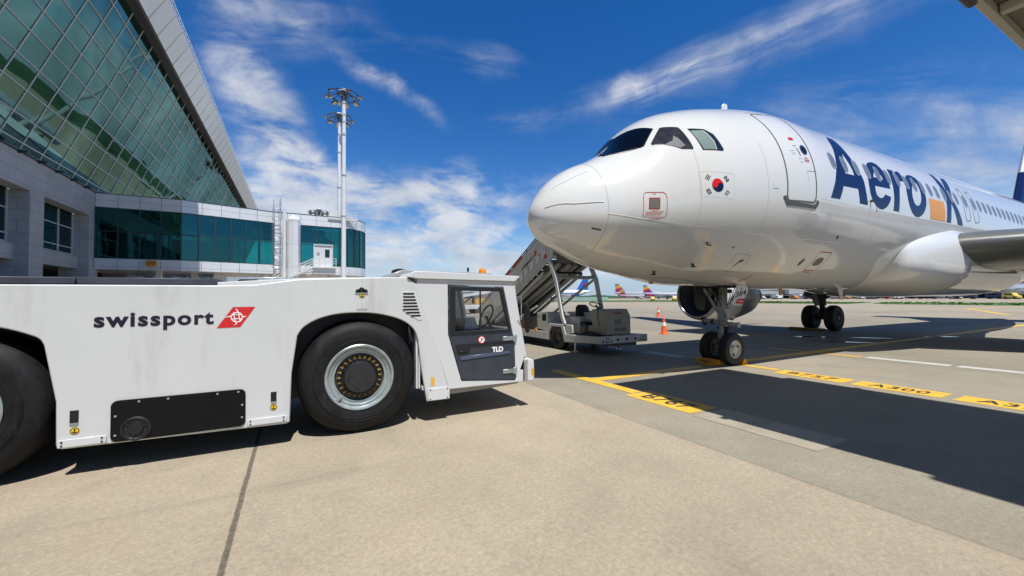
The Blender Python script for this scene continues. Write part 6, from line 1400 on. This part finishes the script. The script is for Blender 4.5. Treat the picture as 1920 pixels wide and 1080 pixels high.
# heading: nose direction is -X of the model
blu = (.02, .11, .42)
far_jet('airliner', 'white and blue airliner with blue tail seen past the stairs truck', (86.7, 152.7, 0), 0, 37, [(blu, 0, .999)], (.8, .8, .78), band=(blu, [(1.5, 29)]), mark=(.65, .04, .03))
far_jets = None
asi = [((.05, .02, .14), 0, .16), ((.28, .02, .09), .161, .36), ((.42, .04, .04), .361, .52), ((.62, .36, .03), .521, .76), ((.20, .21, .22), .761, 1.0)]
def placed(tx, ty, nx, ny):
    """yaw so the nose (model -X) points from tail point t towards n"""
    return math.atan2(-(ny - ty), -(nx - tx))
def put_jet(label, tail, nose_dir, L, fin, **k):
    a = math.atan2(-nose_dir[1], -nose_dir[0]); s = L
    loc = (tail[0] - math.cos(a) * L * .93, tail[1] - math.sin(a) * L * .93, 0)
    return far_jet('airliner', label, loc, a, L, fin, **k)
put_jet('large grey airliner with striped tail, farther left on the far apron', (309.7, 337), (.75, -.66), 54, asi, band=((.35, .04, .10), [(29, 34)]))
put_jet('smaller grey airliner with striped tail parked in front of the left one', (292, 312), (.75, -.66), 33, asi, band=((.35, .04, .10), [(29, 34)]))
put_jet('grey airliner with striped tail nearest the engine on the far apron', (299, 286), (.75, -.66), 44, asi, band=((.35, .03, .12), [(27.5, 35)]))
# ---------------------------------------------------------------- far terminal with aircraft and vehicles before it
ft = thing('distant_terminal', 'long dark glass terminal with pale roof across the far apron', 'building', (0, 0, 0))
ang = math.atan2(151.7 - 34.2, 269.7 - 210.9); ft.location = (241.7, 20.2, 0); ft.rotation_euler.z = ang
ftg = curtain('far_glass', (.03, .06, .08), (.008, .016, .024), .1, .0); ftw = mat('far_white', (.55, .56, .56), .5)
b = MB(); b.box(-160, 225, -45, -8, 0, 6.4); b.build('hall', ftg, ft, smooth=0)
b = MB(); b.box(-160, 225, -45, -6.5, 6.42, 7.1); b.box(-160, 225, -8.2, -7.6, 2.2, 2.7); b.build('roof', ftw, ft, smooth=0)
b = MB()
for i in range(52): x = -158 + i * 7.4; b.box(x, x + .5, -7.9, -7.4, 0, 6.4)
b.build('pillar', ftw, ft, smooth=0)
b = MB(); rg = []
for i in range(25):
    t = i / 24; rg.append((-165 + 150 * t, 7.0 + 10.5 * math.sin(math.pi * t) ** .7))
b.prism([(-165, 6.9)] + rg[1:-1] + [(-15, 6.9)], -60, -12, 'XZ'); b.build('arched_hall', ftg, ft, smooth=0)
b = MB()
for i in range(9): x = -130 + i * 38; b.box(x, x + 3, -8, 14, 3.4, 6.0); b.box(x + .8, x + 2.2, 12, 13, 0, 3.4); b.box(x - .6, x + 3.6, 12, 16, 3.2, 6.3)
b.build('gate_bridge', mat('far_grey', (.38, .40, .42), .5), ft)
def far_at(u, v=0.0):
    """point on the far stand line: u metres along, v metres in front of the facade"""
    return (222 + math.cos(ang) * u - math.sin(ang) * v, 30 + math.sin(ang) * u + math.cos(ang) * v)
fins2 = [[((.02, .05, .25), 0, 1)], [((.55, .03, .03), 0, 1)], [((.03, .06, .3), 0, .6), ((.8, .8, .8), .601, 1)], [((.6, .62, .64), 0, 1)]]
labs = ['white airliner with plain blue tail at the far terminal', 'white airliner with plain red tail at the far terminal', 'white airliner with blue and white tail at the far terminal', 'white airliner with grey tail at the far terminal']
for i, (u, f) in enumerate(((95, 3), (52, 0), (18, 1), (-18, 2))):
    x, y = far_at(u, -24); a = ang + math.pi / 2 + math.pi
    far_jet('airliner', labs[i], (x, y, 0), ang + math.pi / 2 + (0 if i % 2 else .25), 34, fins2[f])
# vehicles on the far stands
vcol = [(.72, .73, .72), (.55, .56, .58), (.66, .25, .06), (.04, .06, .12), (.62, .63, .6), (.4, .05, .05), (.7, .55, .1)]
def far_vehicle(kind, c, label, loc, rz):
    t = thing(kind, label, 'service vehicle', loc, rz, 'service vehicles on the far apron')
    L, H_ = (6.5, 2.9) if kind == 'service_truck' else (4.4, 2.1)
    m_ = mat('vehicle_paint', c, .35)
    b = MB()
    if kind == 'service_truck': b.box(-L / 2 + 1.9, L / 2, -1.1, 1.1, .8, H_); b.prism([(-L / 2, .5), (-L / 2, 1.4), (-L / 2 + .35, 2.2), (-L / 2 + 1.7, 2.25), (-L / 2 + 1.8, .5)], -1.05, 1.05)
    else: b.prism([(-L / 2, .45), (-L / 2, 1.1), (-L / 2 + .9, 1.3), (-L / 2 + 1.5, H_), (L / 2 - .1, H_), (L / 2, .45)], -.9, .9)
    b.build('vehicle_body', m_, t, bevel=.06)
    b = MB(); y = 1.07 if kind == 'service_truck' else .91
    for sg in (-1, 1): b.box(-L / 2 + (.5 if kind == 'service_truck' else 1.4), -L / 2 + (1.5 if kind == 'service_truck' else 3.6), sg * y - .01, sg * y + .01, 1.4, 1.95)
    b.build('window', glass_dark, t)
    for x in (-L / 2 + .9, L / 2 - 1.0):
        b = MB(); b.cyl((x, -1.05, .42), (x, 1.05, .42), .42, n=18); b.build('wheel', rubber, t)
names = ['white', 'grey', 'orange', 'dark blue', 'cream', 'dark red', 'yellow']
wherev = ['left end', 'second from left', 'third from left', 'fourth from left', 'fifth from left', 'sixth from left', 'seventh from left', 'eighth from left', 'ninth from left', 'tenth from left', 'eleventh from left', 'twelfth from left', 'sixth from right', 'fifth from right', 'fourth from right', 'third from right', 'second from right', 'right end']
rv = random.Random(11)
for i in range(18):
    u = 150 - i * 8.6 + rv.uniform(-2, 2); x, y = far_at(u, 6 + rv.uniform(-6, 8)); ci = rv.randrange(7); k = rv.choice(['service_truck', 'service_van'])
    far_vehicle(k, vcol[ci], '%s %s in the row before the distant terminal, %s' % (names[ci], k.replace('service_', 'service '), wherev[i]), (x, y, 0), ang + rv.choice([0, .3, 1.57, 3.0]))
# yellow tugs by the far pair of jets
for i, (x, y) in enumerate(((270, 248), (283, 236))):
    far_vehicle('service_van', (.75, .42, .04), 'yellow ground vehicle on the far grass edge, %s of two' % ('left' if i == 0 else 'right'), (x * .62, y * .62, 0), .8)
# pale green noise barrier
b = MB(); b.box(-26, 34, -.1, .1, 0, 2.2); o = b.build('noise_barrier', mat('barrier_green', (.36, .46, .41), .6, var=(.4, .1)), None, smooth=0); o.location = (128, 196, 0); o.rotation_euler.z = R(-34); tag(o, 'long low pale green barrier in front of the hills', 'barrier')
# things seen through the cab window: far jet with red band and a belt loader
put_jet('white airliner with red tail seen through the cab window', (72, 128), (-.75, .66), 40, [((.6, .03, .05), 0, 1)], band=((.55, .04, .05), [(20, 33)]))
bl = thing('belt_loader', 'white belt loader with yellow containers seen through the tug cab window', 'belt loader', (12.8, 36.5, 0), R(10))
b = MB(); b.box(-2.6, 2.6, -.9, .9, .5, .95); b.box(-2.4, -1.2, -.9, .1, .95, 1.9); b.build('loader_body', white_clean, bl, bevel=.04)
b = MB(); b.add([(-3.4, .15, 1.35), (4.2, .15, 2.4), (4.2, .85, 2.4), (-3.4, .85, 1.35), (-3.4, .15, 1.6), (4.2, .15, 2.65), (4.2, .85, 2.65), (-3.4, .85, 1.6)], [(0, 1, 2, 3), (4, 7, 6, 5), (0, 4, 5, 1), (1, 5, 6, 2), (2, 6, 7, 3), (3, 7, 4, 0)]); b.build('conveyor', white_clean, bl)
b = MB(); b.tube([(0, .5, .9), (1.6, .5, 2.0)], .08); b.tube([(-1, .5, .9), (-1.8, .5, 1.5)], .08); b.build('boom_ram', gear_dark, bl)
for x in (-1.7, 1.7): b = MB(); b.cyl((x, -.95, .4), (x, .95, .4), .4, n=24); b.build('wheel', rubber, bl)
for i in range(4):
    b = MB(); b.prism([(-.7, .45), (.7, .45), (.7, 1.7), (-.5, 1.7), (-.7, 1.3)], -.7, .7); b.box(-.8, .8, -.75, .75, .3, .42); o = b.build('cargo_container', mat('container_yellow', (.55, .33, .06) if i % 2 else (.35, .27, .16), .5), None, bevel=.03)
    o.location = (17.5 + i * 1.75, 47.5 - i * .6, 0); o.rotation_euler.z = R(-14); tag(o, '%s container in the row behind the belt loader, %s from the left' % ('yellow' if i % 2 else 'tan', ['first', 'second', 'third', 'fourth'][i]), 'container', 'containers behind the belt loader')
# ---------------------------------------------------------------- parts that ended up as several far-apart pieces become one object each
import numpy as np
def split_pieces(o):
    me = o.data; nv, ne = len(me.vertices), len(me.edges)
    if nv == 0 or nv > 40000: return
    co = np.empty(nv * 3, dtype=np.float32); me.vertices.foreach_get('co', co); co = co.reshape(nv, 3)
    ed = np.empty(ne * 2, dtype=np.int32); me.edges.foreach_get('vertices', ed); ed = ed.reshape(ne, 2)
    par = list(range(nv))
    def find(a):
        while par[a] != a: par[a] = par[par[a]]; a = par[a]
        return a
    for a, b in ed.tolist():
        a, b = find(a), find(b)
        if a != b: par[max(a, b)] = min(a, b)
    roots = np.array([find(i) for i in range(nv)]); u, isl = np.unique(roots, return_inverse=True); k = len(u)
    if k < 2 or k > 400: return
    lo = np.full((k, 3), 1e9); hi = np.full((k, 3), -1e9); np.minimum.at(lo, isl, co); np.maximum.at(hi, isl, co)
    size = (hi - lo).max(axis=1); gap = np.maximum(0, np.maximum(lo[:, None] - hi[None], lo[None] - hi[:, None]))
    near = np.sqrt((gap ** 2).sum(axis=2)) <= np.maximum(.02, .5 * np.maximum(size[:, None], size[None]))
    par = list(range(k))
    for a, b in np.argwhere(np.triu(near, 1)).tolist():
        a, b = find(a), find(b)
        if a != b: par[max(a, b)] = min(a, b)
    pc = np.array([find(i) for i in range(k)]); up = np.unique(pc)
    if len(up) < 2 or len(up) > 60: return
    vp = pc[isl]
    for n_, q in enumerate(up):
        bm = bmesh.new(); bm.from_mesh(me); bm.verts.ensure_lookup_table()
        bmesh.ops.delete(bm, geom=[v for v in bm.verts if vp[v.index] != q], context='VERTS')
        m2 = bpy.data.meshes.new(o.name)
        for mm in me.materials: m2.materials.append(mm)
        bm.to_mesh(m2); bm.free()
        if n_ == 0: first = m2
        else:
            c = o.copy(); c.data = m2; link(c)
    o.data = first
for o in [x for x in col.objects if x.type == 'MESH' and x.parent is not None]: split_pieces(o)
